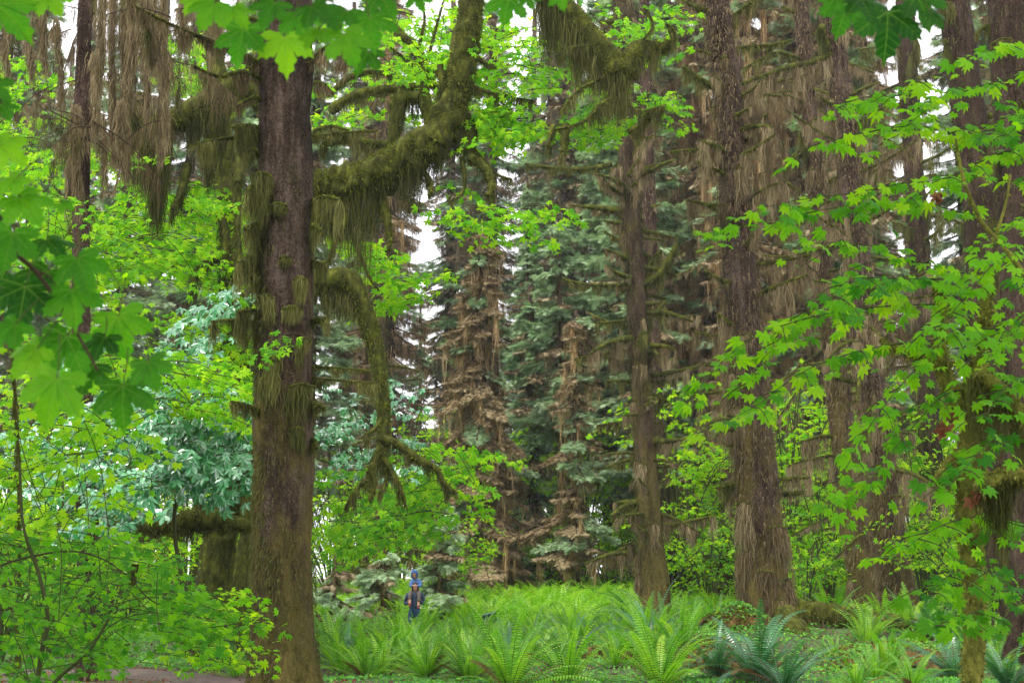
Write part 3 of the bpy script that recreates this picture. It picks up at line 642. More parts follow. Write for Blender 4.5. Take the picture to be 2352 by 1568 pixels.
def top_limb():
    Y = 27
    t = thing('maple_limb', at(1270, 0, Y), 'heavy moss-bearded maple limb slanting down into the top centre of the view', 'tree limb')
    limb(t, [(1240, -40), (1290, 15), (1340, 65), (1385, 120), (1425, 168)], Y, [.25, .24, .22, .24, .26], 0, 'moss_limb', 1.15, 650, name='limb', sides=20, fz=700, fl=.08, clump=.45, vr=(.1, .8), wid=.02)
    limb(t, [(1425, 168), (1445, 150), (1460, 115), (1490, 105), (1525, 112), (1540, 100)], Y, [.25, .2, .18, .12, .12, .12], 0, 'moss_limb', .5, 320, name='branch', sides=14, fz=800, fl=.07, vr=(.05, .8))
    limb(t, [(1420, 160), (1428, 200), (1430, 235)], Y, [.22, .15, .06], 0, 'moss_limb', .7, 700, sides=12, fz=500, vr=(.1, .8))
    for pts, a in [([(1410, 170), (1360, 190), (1320, 215), (1285, 262)], .035), ([(1430, 215), (1380, 240), (1340, 280), (1270, 300)], .05), ([(1270, 290), (1262, 315), (1258, 335)], .05), ([(1300, 290), (1295, 330), (1290, 350)], .09), ([(1445, 305), (1490, 275), (1525, 245)], .08), ([(1440, 230), (1470, 255), (1530, 240)], .025), ([(1280, 130), (1310, 110), (1350, 105)], .03), ([(1460, 110), (1500, 60), (1480, 20)], .03), ([(1540, 105), (1550, 80), (1530, 55)], .06)]:
        limb(t, pts, Y, a, a * .45, 'moss_limb', .4, 220, fz=600, vr=(.05, .8), dY=-.5)
    r = np.random.default_rng(9)
    for n, bx in [(10, (1350, 1490, 10, 110)), (14, (1480, 1570, 10, 140)), (18, (1280, 1430, 200, 300)), (12, (1330, 1460, 270, 330)), (8, (1480, 1570, 220, 300)), (8, (1200, 1300, 110, 200))]:
        leafy(t, region_twigs(n, bx, (28, 30), r.choice([0, pi]), (.7, 1.3), r, .3), FAR, 'leaf_vine', .17, 8, nmean=(0, -.8, .8), njit=.5, name='leafy_branch', stemmat='twig', r=r)
top_limb()

def spruce(name_label, pts, Y, bark, br, seed, nauto=24, zr=None, L=.55, lr=(.5, 1.5), hm='moss_brown', fz=90, moss_fz='moss_brown', flare=.25, amp=.06, r0=.045, dens=150, up=(-.25, .2), wid=.022, mask=None, sides=32, group=None, upto=22, skirt=0, explicit_fz=600):
    t = thing('spruce_tree', base_of(pts[0][0], pts[0][1], Y), name_label, 'tree', group)
    o, PS, RS = make_trunk(t, pts, Y, bark, amp, flare, seed, sides, fz * 2, moss_fz, .08, mask, .1, fwid=wid * .8)
    for b in br:
        q, dy, a, l = b[:4]; limb(t, q, Y, a, a * .5, 'moss_limb', l, 230, dY=dy, fz=explicit_fz, hm=b[4] if len(b) > 4 else 'moss_hang', wid=wid * .85, vr=(.1, .9), clump=.28, sides=9)
    lo, hi = zr or (PS[0, 2] + 2, min(PS[-1, 2], upto))
    auto_branches(t, PS, RS, lo, hi, nauto, lr, r0, L, dens, hm, seed=seed, up=up, fz=220, wid=wid)
    for k in range(skirt):                       # beards lying on the trunk itself
        r = np.random.default_rng(seed * 50 + k); i = r.integers(int(len(PS) * .12), len(PS) - 2); a = r.uniform(pi * .95, 2.05 * pi); p = PS[i] + np.array([cos(a), sin(a), 0]) * RS[i]
        s = np.array([-sin(a), cos(a), 0]) * RS[i] * r.uniform(.2, .6)
        limb(t, None, None, .03, .03, 'moss_limb', r.uniform(.4, 1.4), 420, name='branch_stub', P3=[p - s - [0, 0, .05], p + np.array([cos(a), sin(a), 0]) * .05, p + s - [0, 0, .05]], fz=200, hm=hm, wid=wid * .9, clump=.5, sides=6, gather=.35, vr=(.1, .9))
    return t, PS, RS

# right spruce
spruce('tall leaning spruce with purple bark, brown moss and spreading roots right of centre', [(1768, 1432, 63), (1762, 1370, 55), (1752, 1250, 50), (1738, 1120, 48), (1722, 950, 44), (1708, 760, 41), (1694, 560, 37), (1683, 400, 33), (1668, 200, 31), (1648, 40, 30), (1635, -100, 30)], 31, 'bark_purple',
       [([(1640, 200), (1600, 178), (1568, 152)], -.5, .08, .5), ([(1700, 225), (1730, 205), (1752, 180)], -1, .05, .6, 'moss_brown'), ([(1690, 110), (1760, 105), (1820, 92)], .6, .05, .35), ([(1655, 350), (1600, 345), (1540, 350)], .5, .07, .55, 'moss_brown'), ([(1650, 480), (1610, 470), (1580, 472)], .5, .05, .4, 'moss_brown'),
        ([(1710, 480), (1745, 440), (1790, 420)], -.8, .05, 1.0, 'moss_brown'), ([(1735, 680), (1790, 655), (1856, 630)], -.8, .06, .75, 'moss_brown'), ([(1700, 755), (1670, 740), (1650, 722)], -.8, .08, .9, 'moss_brown'), ([(1680, 768), (1640, 770), (1592, 762)], .4, .04, .8, 'moss_brown'), ([(1695, 1115), (1672, 1112), (1648, 1122)], -.3, .09, .45), ([(1785, 1100), (1830, 1098), (1862, 1096)], -.3, .05, .45, 'moss_brown'),
        ([(1685, 370), (1650, 340), (1615, 328)], -.8, .08, 1.0, 'moss_brown'), ([(1640, 30), (1600, 20), (1560, 0)], -.6, .1, .5, 'moss_brown'), ([(1680, 40), (1720, 10), (1745, -10)], -.6, .05, .5), ([(1705, 330), (1740, 300), (1760, 262)], -.6, .05, .8, 'moss_brown'), ([(1745, 400), (1790, 380), (1800, 330)], -.6, .03, .5, 'moss_brown')],
       31, 22, (3, 13.5), .9, (.4, 1.3), 'moss_brown', 260, 'moss_brown', .22, .06, .05, 260, (-.2, .3), .022, lambda st, D: np.clip(.45 + .6 * fbm(st * np.array([1.5, 1.5, .5]), 2) - .1 * D[:, 0], .02, 1), 56, skirt=26)
def roots():
    pass
# centre-right spruce
LB = [([(1405, 378), (1350, 388), (1290, 388), (1240, 382), (1205, 378)], -.5, .09, .25), ([(1420, 485), (1380, 478), (1340, 475)], .2, .05, .25), ([(1440, 560), (1410, 545), (1388, 530)], 0, .05, .2), ([(1432, 655), (1370, 655), (1330, 650), (1290, 640)], 0, .07, .3), ([(1475, 655), (1515, 630), (1540, 590), (1555, 560)], 0, .14, .5),
      ([(1480, 735), (1505, 720), (1530, 692)], 0, .08, .6), ([(1455, 802), (1400, 808), (1320, 825)], 0, .06, .35), ([(1445, 735), (1405, 740), (1368, 742)], 0, .06, .3), ([(1468, 876), (1430, 875), (1390, 874)], 0, .06, .4), ([(1490, 878), (1540, 872), (1588, 868)], 0, .06, .25), ([(1430, 440), (1400, 428), (1378, 404)], 0, .1, .35),
      ([(1470, 965), (1420, 970), (1370, 978)], 0, .06, .35), ([(1475, 1045), (1430, 1060), (1390, 1072)], 0, .07, .35), ([(1470, 1150), (1430, 1165), (1405, 1185)], -.5, .1, .3), ([(1475, 1160), (1435, 1185), (1410, 1200)], -.5, .08, .2), ([(1505, 1178), (1550, 1190), (1600, 1220)], 0, .07, .8, 'moss_brown'), ([(1440, 300), (1480, 280), (1530, 245)], 0, .09, .4),
      ([(1480, 650), (1495, 600), (1520, 575)], .5, .07, .5), ([(1500, 960), (1510, 930), (1530, 905)], .5, .07, .3), ([(1440, 380), (1465, 340), (1480, 320)], -.8, .06, .9, 'moss_brown'), ([(1460, 820), (1475, 770), (1485, 765)], -.8, .13, .6)]
spruce('upright spruce with many horizontal moss-topped dead branches at centre right', [(1502, 1335, 35), (1496, 1250, 28), (1487, 1100, 25), (1475, 900, 24), (1462, 700, 23), (1450, 500, 22), (1440, 300, 21), (1430, 100, 20), (1425, -100, 20)], 42, 'bark_brown', LB, 42, 72, (2.2, 18.5), .55, (.5, 1.9), 'moss_brown', 150, 'moss_hang', .3, .07, .08, 200, (-.15, .25), .03, lambda st, D: np.clip(.5 + .6 * fbm(st * np.array([1., 1., .4]), 2) - .2 * D[:, 0], .02, 1), 40, skirt=18)
spruce('slim reddish spruce trunk tucked close behind the centre-right spruce', [(1535, 1335, 24), (1520, 1150, 20), (1508, 950, 17), (1500, 750, 16), (1490, 400, 14), (1480, 0, 12)], 50, 'bark_dark', [], 43, 16, (3, 18), .8, (.5, 1.6), 'moss_brown', 30, 'moss_brown', .2, dens=150, wid=.035, sides=20)
# right-hand group
G = 'dark spruce trunks on the right'
spruce('spruce whose curving trunk climbs between the leaning spruce and its forked-looking neighbour', [(1985, 1345, 34), (1955, 1150, 32), (1925, 900, 27), (1895, 650, 23), (1872, 400, 20), (1857, 200, 18), (1838, 0, 16), (1832, -80, 15)], 40, 'bark_brown',
       [([(1850, 140), (1790, 120), (1750, 135), (1705, 160)], -.5, .05, .4), ([(1870, 220), (1810, 210), (1760, 218)], -.6, .05, .6, 'moss_brown'), ([(1885, 400), (1850, 340), (1835, 300)], -.5, .06, .6), ([(1840, 30), (1815, 25), (1795, 15)], 0, .08, .1), ([(1880, 310), (1830, 350), (1790, 400)], -.5, .05, .5), ([(1890, 480), (1930, 440), (1940, 410)], -.4, .06, .5)], 51, 44, (3, 17.5), .85, (.7, 2.2), 'moss_brown', 110, 'moss_brown', .3, group=G, dens=230, skirt=16, wid=.03, up=(-.7, .7))
spruce('stout bearded spruce right of the curving one, its base deep in ferns', [(2062, 1365, 40), (2040, 1200, 34), (2010, 950, 31), (1985, 750, 29), (1965, 550, 27), (1945, 350, 25), (1928, 180, 24), (1905, 0, 22), (1895, -80, 22)], 37, 'bark_purple',
       [([(1935, 105), (1880, 140), (1810, 155), (1760, 172), (1700, 195)], -1, .10, .85, 'moss_brown'), ([(1950, 300), (1990, 270), (2010, 290)], -.8, .06, .5), ([(1900, 120), (1885, 80), (1890, 60)], -.7, .16, .5), ([(1965, 400), (2010, 390), (2050, 392)], 0, .05, .5)], 52, 44, (3, 15.5), .8, (.7, 2.2), 'moss_brown', 130, 'moss_brown', .3, group=G, dens=240, skirt=18, wid=.028, up=(-.7, .6))
spruce('slender dark spruce seen through maple leaves at the upper right', [(2150, 1360, 30), (2135, 1000, 26), (2120, 700, 24), (2100, 400, 22), (2085, 150, 22), (2075, -80, 20)], 45, 'bark_dark', [([(2085, 290), (2040, 295), (2010, 275)], 0, .12, .4)], 53, 34, (3, 19), .7, (.6, 2.), 'moss_hang', 60, 'moss_hang', .3, group=G, dens=170, skirt=8, wid=.03)
spruce('thick dark purple spruce second from the right edge', [(2335, 1420, 50), (2310, 1250, 46), (2290, 1000, 43), (2268, 700, 41), (2250, 450, 39), (2218, 200, 37), (2190, 0, 34), (2180, -80, 34)], 30, 'bark_dark', [([(2215, 160), (2180, 120), (2170, 90)], -.5, .04, .4), ([(2240, 330), (2275, 320), (2300, 335)], 0, .04, .4)], 54, 16, (2.5, 12.5), .6, (.4, 1.2), 'moss_hang', 60, 'moss_hang', .3, group=G, dens=150, skirt=8, wid=.02)
spruce('broadest dark spruce trunk against the right edge', [(2395, 1420, 70), (2375, 1150, 60), (2358, 800, 54), (2345, 500, 51), (2330, 200, 49), (2315, -80, 46)], 27, 'bark_dark', [([(2300, 380), (2270, 372), (2250, 360)], 0, .04, .4), ([(2290, 60), (2265, 60), (2240, 80)], 0, .05, .4)], 55, 10, (2.5, 11.5), .5, (.4, 1.), 'moss_hang', 60, 'moss_hang', .3, group=G, dens=150, skirt=6, wid=.018)
spruce('small dark spruce trunk half hidden left of the leaning spruce base', [(1672, 1335, 26), (1680, 1200, 19), (1685, 1000, 18), (1690, 600, 16), (1690, 100, 14)], 50, 'bark_dark', [], 56, 14, (3, 18), .8, (.5, 1.6), 'moss_brown', 30, 'moss_brown', .25, dens=150, wid=.035, sides=20)
spruce('bare thin dark trunk above the wall of low branches behind the two people', [(868, 1345, 12), (868, 1270, 10), (872, 1180, 9), (880, 900, 8), (885, 700, 6)], 48, 'bark_brown', [([(868, 1290), (930, 1282), (985, 1310)], 0, .05, .5), ([(868, 1290), (830, 1300), (800, 1320)], 0, .05, .5), ([(870, 1255), (930, 1260), (1010, 1268)], 0, .05, .4), ([(868, 1265), (820, 1290), (805, 1310)], 0, .04, .4), ([(905, 1200), (912, 1260), (900, 1330)], -.5, .04, .3)], 57, 6, (5, 9), .6, (.5, 1.4), 'moss_brown', 60, 'moss_hang', .25, sides=14, wid=.03)

# roots and mound debris of the leaning spruce
def root_things():
    t = thing('fallen_log', base_of(1950, 1440, 30), 'moss-covered fallen log running right from the leaning spruce', 'log')
    P = [at(1820, 1400, 31), at(1880, 1408, 30.6), at(1960, 1420, 30.2), at(2040, 1432, 29.8), at(2110, 1440, 29.4)]
    limb(t, None, None, [.24, .24, .22, .2, .14], 0, 'moss_limb', .5, 300, P3=P, name='log', sides=20, fz=700, hm='moss_brown', clump=.4)
    for k, (pts, Y, R, nm) in enumerate([([(1800, 1415), (1850, 1470), (1900, 1500), (1960, 1530)], [30.3, 29.3, 28.6, 28], [.26, .2, .14, .08], 'mossy root snaking down in front of the leaning spruce, longest of its roots'),
                                         ([(1830, 1440), (1870, 1520), (1890, 1560)], [29.9, 28.6, 28.], [.2, .12, .1], 'short steep root end beside the dark fern below the leaning spruce')]):
        t = thing('tree_root', at(pts[0][0], pts[0][1], Y[0]), nm, 'root')
        limb(t, pts, Y, R, 0, 'moss_limb', .25, 260, name='root', sides=14, fz=900, hm='moss_brown')
    # orange moss hummocks
    for k, (u, v, Y, rx, rz, lab) in enumerate([(1440, 1470, 27.5, 1.0, .42, 'orange-brown moss hummock among the ferns, left one of two'), (1640, 1500, 26.5, 1.3, .55, 'wide orange-brown moss hummock left of the dark glossy fern'), (1990, 1545, 26.3, 1.0, .25, 'rusty mossy hummock right of the dark glossy fern'), (2080, 1500, 27, 1.7, .35, 'low reddish mossy rise before the fallen log'), (1690, 1430, 30.2, .7, .45, 'small orange moss heap against the left foot of the leaning spruce')]):
        c = at(u, v, Y); x0, y0 = c[0], Y; z0 = float(gz(x0, y0)); n = 40; th = np.linspace(0, 2 * pi, n, endpoint=False); V = []
        for q in np.linspace(0, 1, 18): V.append(np.stack([x0 + rx * q * np.cos(th), y0 + rx * .8 * q * np.sin(th), z0 - .05 + max(rz, c[2] - z0) * (1 - q ** 2) ** .7 + th * 0], 1))
        V = np.concatenate(V); V[:, 2] += .10 * fbm(V * 3.0, 4); V[:, 0] += .1 * fbm(V * 2 + 9, 2); i = np.arange(17)[:, None] * n; j = np.arange(n)[None]; j2 = (j + 1) % n
        g = Geo().add(V, np.stack([i + j, i + n + j, i + n + j2, i + j2], -1).reshape(-1, 4))
        r = np.random.default_rng(k); m = 5000; idx = r.integers(n, len(V), m); st = V[idx] + r.normal(0, .05, (m, 3)) * [1, 1, .2]; d = np.stack([r.normal(0, .6, m), r.normal(0, .6, m), r.uniform(.1, .9, m)], 1); LL = r.uniform(.03, .09, m)
        SP = st[:, None] + d[:, None] * (LL[:, None] * np.array([0, .5, 1.]))[..., None]; ribbons(g, SP, .02 * np.array([1, .8, .2])[None], hdir(m, r), r.random(m), 1)
        scatter(g, HERB, st[:2200] + [0, 0, .05], r.normal(0, .4, (2200, 3)) + [0, -.3, 1], r.normal(0, 1, (2200, 3)), r.uniform(.03, .075, 2200), r.random(2200) * .8, 2)
        tag(g.build('moss_hummock', [M['ground_moss'], M['ground_moss_f'], M['herb']], None), lab, 'mossy mound', 'mossy hummocks under the leaning spruce')
    for (u, v, Y, h, rad, lab) in [(1873, 1345, 40, 1.0, .28, 'broken reddish-brown rotten stump in the ferns right of the leaning spruce'), (1905, 1355, 39.5, .7, .12, 'narrow splintered red stump beside the larger rotten one'), (1020, 1320, 46, 1.7, .22, 'jagged mossy snag standing to the right of the two people')]:
        p = at(u, v, Y); b = np.array([p[0], p[1], float(gz(p[0], p[1]))]); g = Geo(); n = 14; Z = np.linspace(0, 1, n); P = b + np.stack([Z * .15 * h, Z * 0, Z * h], 1)
        tube(g, P, rad * (1.5 - .8 * Z), 20, .35, 4, 0, .5, False, lambda PP, th: 1 + 0 * th[None], .15)
        r = np.random.default_rng(int(u)); m = 30; a = r.uniform(0, 2 * pi, m); st = P[-1] + np.stack([np.cos(a), np.sin(a), 0 * a], 1) * rad * .6; SP = st[:, None] + np.array([0, 0, 1])[None, None] * (r.uniform(.1, .45, m)[:, None] * np.array([-.3, .5, 1]))[..., None]
        ribbons(g, SP, .09 * np.array([1, .7, .1])[None], hdir(m, r), r.random(m), 0)
        if u < 1100: fuzz(g, P, rad * (1.5 - .8 * Z) * 1.1, 300, .09, .03, 1)
        tag(g.build('stump', [M['wood_red'] if u > 1100 else M['bark_brown'], M['moss_green']], None), lab, 'stump')
root_things()

# ================================================================== FAR CONIFERS
def conifer(name, H, rt, Lmax, seed, needle=.5, moss=1., hm='moss_brown', z0=1.5, step=.34, droop=.55, bark='bark_brown', loc=(0, 0, 0), lean=0, density=1., ndl='needle', L=.8, zcut=99, prof=None, sprsz=.40, brown=None, nb='needle_brown'):
    """returns a root with trunk, crown (boughs + sprays) and hanging_moss"""
    r = np.random.default_rng(seed); t = thing(name, loc, None, 'tree'); loc = np.array(loc, float)
    Z = np.linspace(-.3, H, 40); P = loc + np.stack([lean * Z / H + .05 * np.sin(Z * .4 + seed), 0 * Z, Z], 1); R = rt * (1 - .75 * Z / H) + .02
    g = Geo(); tube(g, P, R, 16, .08, 2.5, 0, .5, True, flare_f(loc[2], .3, 6, seed), .5)
    fuzz(g, P, R * 1.02, 45 * moss, .22, .04, 1, down=2.2, out=.5); g.build('trunk', [M[bark], M[hm]], t)
    gc = Geo(); gm = Geo(); sp = []; sf = []; sn = []; ss = []; sv = []; sm = []
    z = z0
    while z < min(H - .5, zcut):
        n = r.integers(3, 5)
        for k in range(n):
            zz = z + r.uniform(0, step); a = r.uniform(0, 2 * pi); f = (1 - zz / H) ** .55 if prof is None else prof(zz)
            l = Lmax * f * r.uniform(.45, 1.1)
            if l < .25: continue
            c = loc + np.array([np.interp(zz, Z, P[:, 0] - loc[0]), 0, zz]); d = np.array([cos(a), sin(a), 0]); T = np.linspace(0, 1, 7)
            dr = droop * r.uniform(.5, 1.3); Q = c + d * (l * T)[:, None]; Q[:, 2] += l * (-dr * T + .3 * dr * T ** 2 + .06)
            tube(gc, Q, np.linspace(.045, .012, 7) * (1 + .3 * moss), 5, 0, 1, 0, .4, False)
            bm = r.random() < (.55 * moss if brown is None else brown)                 # a mossy, half bare bough or a green one
            ns = int(l * 40 * density * needle) + 1; s = r.uniform(.2, 1.02, ns); q, _ = interp_path(Q, np.clip(s, 0, 1))
            sg = r.choice([-1, 1], ns)[:, None]; sd = np.array([-d[1], d[0], 0])[None] * sg
            fw = d[None] * r.uniform(.2, 1, (ns, 1)) + sd * r.uniform(.2, 1, (ns, 1)) + [0, 0, 0]; fw[:, 2] -= r.uniform(.1, .9, ns)
            off = sd * (r.uniform(0, .32, (ns, 1)) * l * np.sin(np.clip(s, 0, 1) * pi)[:, None] * .8); q = q + off; q[:, 2] -= np.abs(off).sum(1) * .3
            sp.append(q); fw[:, 2] -= 1.5 * bm; sf.append(fw); sn.append(r.normal(0, .35, (ns, 3)) + [0, 0, 1]); ss.append(r.uniform(.6, 1.25, ns) * sprsz * (.8 if bm else 1)); sv.append(np.clip(r.normal(.5, .2, ns) + r.normal(0, .15), 0, 1)); sm.append(np.full(ns, bm))
            if moss > 0: curtain(gm, Q, np.full(7, .04), L * r.uniform(.3, 1.3) * (1.2 if bm else .6), 120 * moss * (1. if bm else .4), .022, .25, 0, r=r, vr=(.0, .95), gather=.5)
        z += step
    sp = np.concatenate(sp); sf = np.concatenate(sf); sn = np.concatenate(sn); ss = np.concatenate(ss); sv = np.concatenate(sv); sm = np.concatenate(sm)
    sf /= np.linalg.norm(sf, axis=1)[:, None]
    for flag, mt in ((False, 1), (True, 2)):
        k = sm == flag; scatter(gc, SPRAY, sp[k], sn[k], sf[k], ss[k], sv[k], mt)
    gc.build('crown', [M['twig'], M[ndl], M[nb]], t)
    if moss > 0: gm.build('hanging_moss', [M[hm]], t)
    return t
def put(t, u, v, Y, rot=0, sc=1., label=None, group=None, zoff=0):
    p = at(u, v, Y); t.location = (p[0], Y, float(gz(p[0], Y)) - .1 + zoff); t.rotation_euler = (0, 0, rot); t.scale = (sc, sc, sc); tag(t, label, 'tree', group); return t

# individually seen middle-distance conifers
put(conifer('spruce_tree', 15.5, .36, 3.0, 101, 2.6, .22, 'moss_rust', .6, .24, 1.1, brown=.92, nb='needle_gold', ndl='needle_pale', L=1.5, prof=lambda z: (.25 + .75 * (1 - z / 16)) * (.7 + .5 * abs(sin(z * .9))), density=2.0, sprsz=.25), 1103, 1345, 56, .3, 1., 'centre spruce cloaked top to bottom in orange-brown moss')
put(conifer('spruce_tree', 12, .10, 1.5, 102, .2, 1.4, 'moss_hang', 3, .5, .7, L=.9), 1058, 1345, 60, 1.3, 1., 'thin dark spruce just left of the orange-brown cloaked one')
put(conifer('spruce_tree', 14, .42, 3.0, 103, 1.1, .4, 'moss_hang', 1.4, .35, .9, bark='bark_dark', L=1.0, density=1.2), 1222, 1340, 62, 2.3, 1., 'dark shady spruce just right of the orange-brown cloaked one')
put(conifer('spruce_tree', 11.5, .17, 1.7, 104, 2.0, .25, 'moss_rust', 2.2, .35, .8, L=1.1, prof=lambda z: 1.15 if z < 4.2 else .35 + .45 * abs(sin(z * 1.3)), brown=.8, nb='needle_gold', ndl='needle_pale', sprsz=.24, density=1.6), 1326, 1340, 54, 0, 1., 'slim spruce with a brown mossy umbrella of low boughs')
put(conifer('spruce_tree', 16, .14, 2.8, 105, 1.5, .4, 'moss_brown', 7.0, .36, .4, L=.8, density=1.4, ndl='needle_pale', sprsz=.36), 1290, 1340, 58, 1, 1., 'spruce with pale blue-green fans of needles high in the centre')
put(conifer('spruce_tree', 4.2, .06, 1.6, 106, 1.3, .3, 'moss_brown', .4, .3, .3, L=.4, density=1.3, ndl='needle_pale', sprsz=.3), 1010, 1340, 44, 1, 1., 'little pale green spruce sapling right behind the two people')
put(conifer('spruce_tree', 2.9, .06, 1.5, 107, .9, .8, 'moss_brown', .4, .3, .5, L=.5, density=1.3, ndl='needle_pale', sprsz=.3), 880, 1350, 43, 2, 1., 'low spruce sapling with drooping boughs left of the two people')
put(conifer('spruce_tree', 2.4, .06, 1.5, 108, 1.0, .4, 'moss_brown', .3, .25, .7, L=.5, density=1.3, sprsz=.28, ndl='needle_pale', brown=.5), 770, 1350, 38, 2, 1., 'low sapling of mixed green and dead brown boughs beside the nearest trunk')
put(conifer('spruce_tree', 5.5, .08, 2.0, 109, .6, 1.3, 'moss_brown', .4, .3, .5, L=.7), 1590, 1345, 52, 2, 1., 'small spruce with hanging brown boughs left of the leaning spruce')

protos = [conifer('conifer_tree', 36, .45, 3.4, 201, .9, .35, 'moss_brown', 6, .4, .6, L=1.3, zcut=33, brown=.6), conifer('conifer_tree', 36, .4, 3.2, 202, 1.0, .3, 'moss_hang', 6, .4, .5, L=1.0, zcut=33, brown=.35, ndl='needle_pale'), conifer('conifer_tree', 38, .5, 3.0, 203, .8, .6, 'moss_rust', 6.5, .38, .75, L=1.4, zcut=33, brown=.8, ndl='needle_pale'), conifer('conifer_tree', 34, .35, 3.0, 204, 1.35, .2, 'moss_brown', 5.5, .4, .45, L=.7, zcut=33, brown=.15, ndl='needle_pale')]
LBL = ['brown-bearded spruce', 'olive-mossed spruce', 'rust-mossed spruce', 'dense blue-green spruce']
NEARBY = [(30, 'at the left edge'), (120, 'left of the big maple limb'), (260, 'behind the moss ropes'), (400, 'behind the arching maple arm'), (520, 'behind the maple stems'), (600, 'hidden behind the nearest trunk'), (720, 'just right of the nearest trunk'), (850, 'behind the drooping maple limb'), (980, 'left of the cloaked centre spruce'), (1130, 'behind the cloaked centre spruce'), (1240, 'behind the dark shady spruce'), (1350, 'above the umbrella-shaped spruce'), (1450, 'left of the centre-right spruce'), (1560, 'right of the centre-right spruce'), (1640, 'left of the leaning spruce'), (1760, 'right of the leaning spruce'), (1850, 'behind the curving spruce'), (1960, 'behind the stout bearded spruce'), (2080, 'behind the slender dark spruce'), (2200, 'left of the thick dark spruce'), (2330, 'at the right edge')]
spots = [(20, 72, 1, 1), (250, 66, 1, 1), (520, 68, 0, 1), (700, 62, 3, .9), (840, 72, 1, 1), (-60, 60, 0, 1), (1130, 76, 0, 1), (1215, 70, 3, .62), (1310, 72, 0, 1), (1400, 64, 3, .9), (1470, 74, 2, 1), (1560, 66, 0, 1), (1640, 60, 2, 1), (1740, 56, 2, 1), (1800, 64, 0, 1), (1880, 60, 2, 1), (1960, 54, 0, 1), (2030, 62, 2, 1), (2260, 60, 1, 1), (2400, 56, 0, 1),
         (60, 92, 3, 1.1), (330, 90, 1, 1.1), (450, 96, 0, 1.1), (610, 84, 3, 1.1), (790, 92, 0, 1.1), (1075, 94, 3, 1.1), (1340, 92, 1, 1.15), (1430, 88, 3, 1.1), (1520, 96, 3, 1.1), (1700, 84, 3, 1.1), (1850, 88, 1, 1.1), (2010, 86, 3, 1.1), (2330, 84, 3, 1.1), (880, 70, 2, 1), (560, 62, 3, 1), (400, 74, 0, 1), (150, 82, 1, 1), (1030, 84, 0, 1.05), (1270, 84, 3, 1.05), (1590, 80, 0, 1.05), (1480, 58, 1, .95), (1910, 70, 2, 1), (2120, 74, 0, .62), (2170, 96, 3, .6), (1230, 102, 0, 1.2), (100, 110, 0, 1.2), (960, 108, 1, .62)]
first = [True] * 4; used = {}
for i, (u, Y, k, sc) in enumerate(spots):
    t = protos[k] if first[k] else copy_tree(protos[k]); first[k] = False
    w = min(NEARBY, key=lambda q: abs(q[0] - u))[1]; dist = 'nearer rank' if Y < 70 else ('middle rank' if Y < 88 else 'farthest rank')
    lab = f'{LBL[k]} {w}, {dist}' if not w.startswith('hidden') else f'{LBL[k]} hidden by nearest trunk, {dist}'
    if lab in used: lab = lab + (' and shorter' if sc < .9 else ' and farther left' if u < used[lab] else ' and farther right')
    used[lab] = u
    put(t, u, 1350, Y, i * 1.7, sc, lab, 'far conifers closing the view')

# ================================================================== UNDERSTORY
def shrub(seed, h, w, nst, mat, tmpl, size, per_m, droop=.3):
    r = np.random.default_rng(seed); t = thing('vine_maple_shrub', (0, 0, 0), None, 'shrub'); tws = []
    gs = Geo()
    for k in range(nst):
        a = r.uniform(0, 2 * pi); ww = w * r.uniform(.3, 1); hh = h * r.uniform(.6, 1); d = np.array([cos(a), sin(a), 0])
        P = smooth_path([np.zeros(3), d * ww * .25 + [0, 0, hh * .6], d * ww * .7 + [0, 0, hh], d * ww * 1.1 + [0, 0, hh * .85]], 16)
        tube(gs, P, np.linspace(.035, .01, 16), 5, 0, 1, 0, .5, False)
        for j in range(5):
            s = .3 + .7 * (j + r.random()) / 5; q, _ = interp_path(P, np.array([min(s, 1)])); q = q[0]; b = a + r.normal(0, 1.2); l = r.uniform(.5, 1.2) * w * .4
            e = q + np.array([cos(b) * l, sin(b) * l, -droop * l * .6 + r.uniform(-.1, .2)]); tws.append([q, (q + e) / 2 + [0, 0, .1 * l], e])
    gs.build('stem', [M['vine_stem']], t)
    leafy(t, tws, tmpl, mat, size, per_m, nmean=(0, -.15, 1), njit=.5, r=r, vr=(.1, 1)); return t
SH = [shrub(301, 5.5, 2.8, 13, 'leaf_yellow', FAR, .17, 7), shrub(302, 4.0, 3.0, 12, 'leaf_yellow', FAR, .16, 7), shrub(303, 3.2, 2.6, 12, 'leaf_vine', FAR, .16, 7), shrub(304, 7.5, 3.2, 16, 'leaf_yellow', FAR, .19, 9)]
r_ = np.random.default_rng(77); used_l = set()
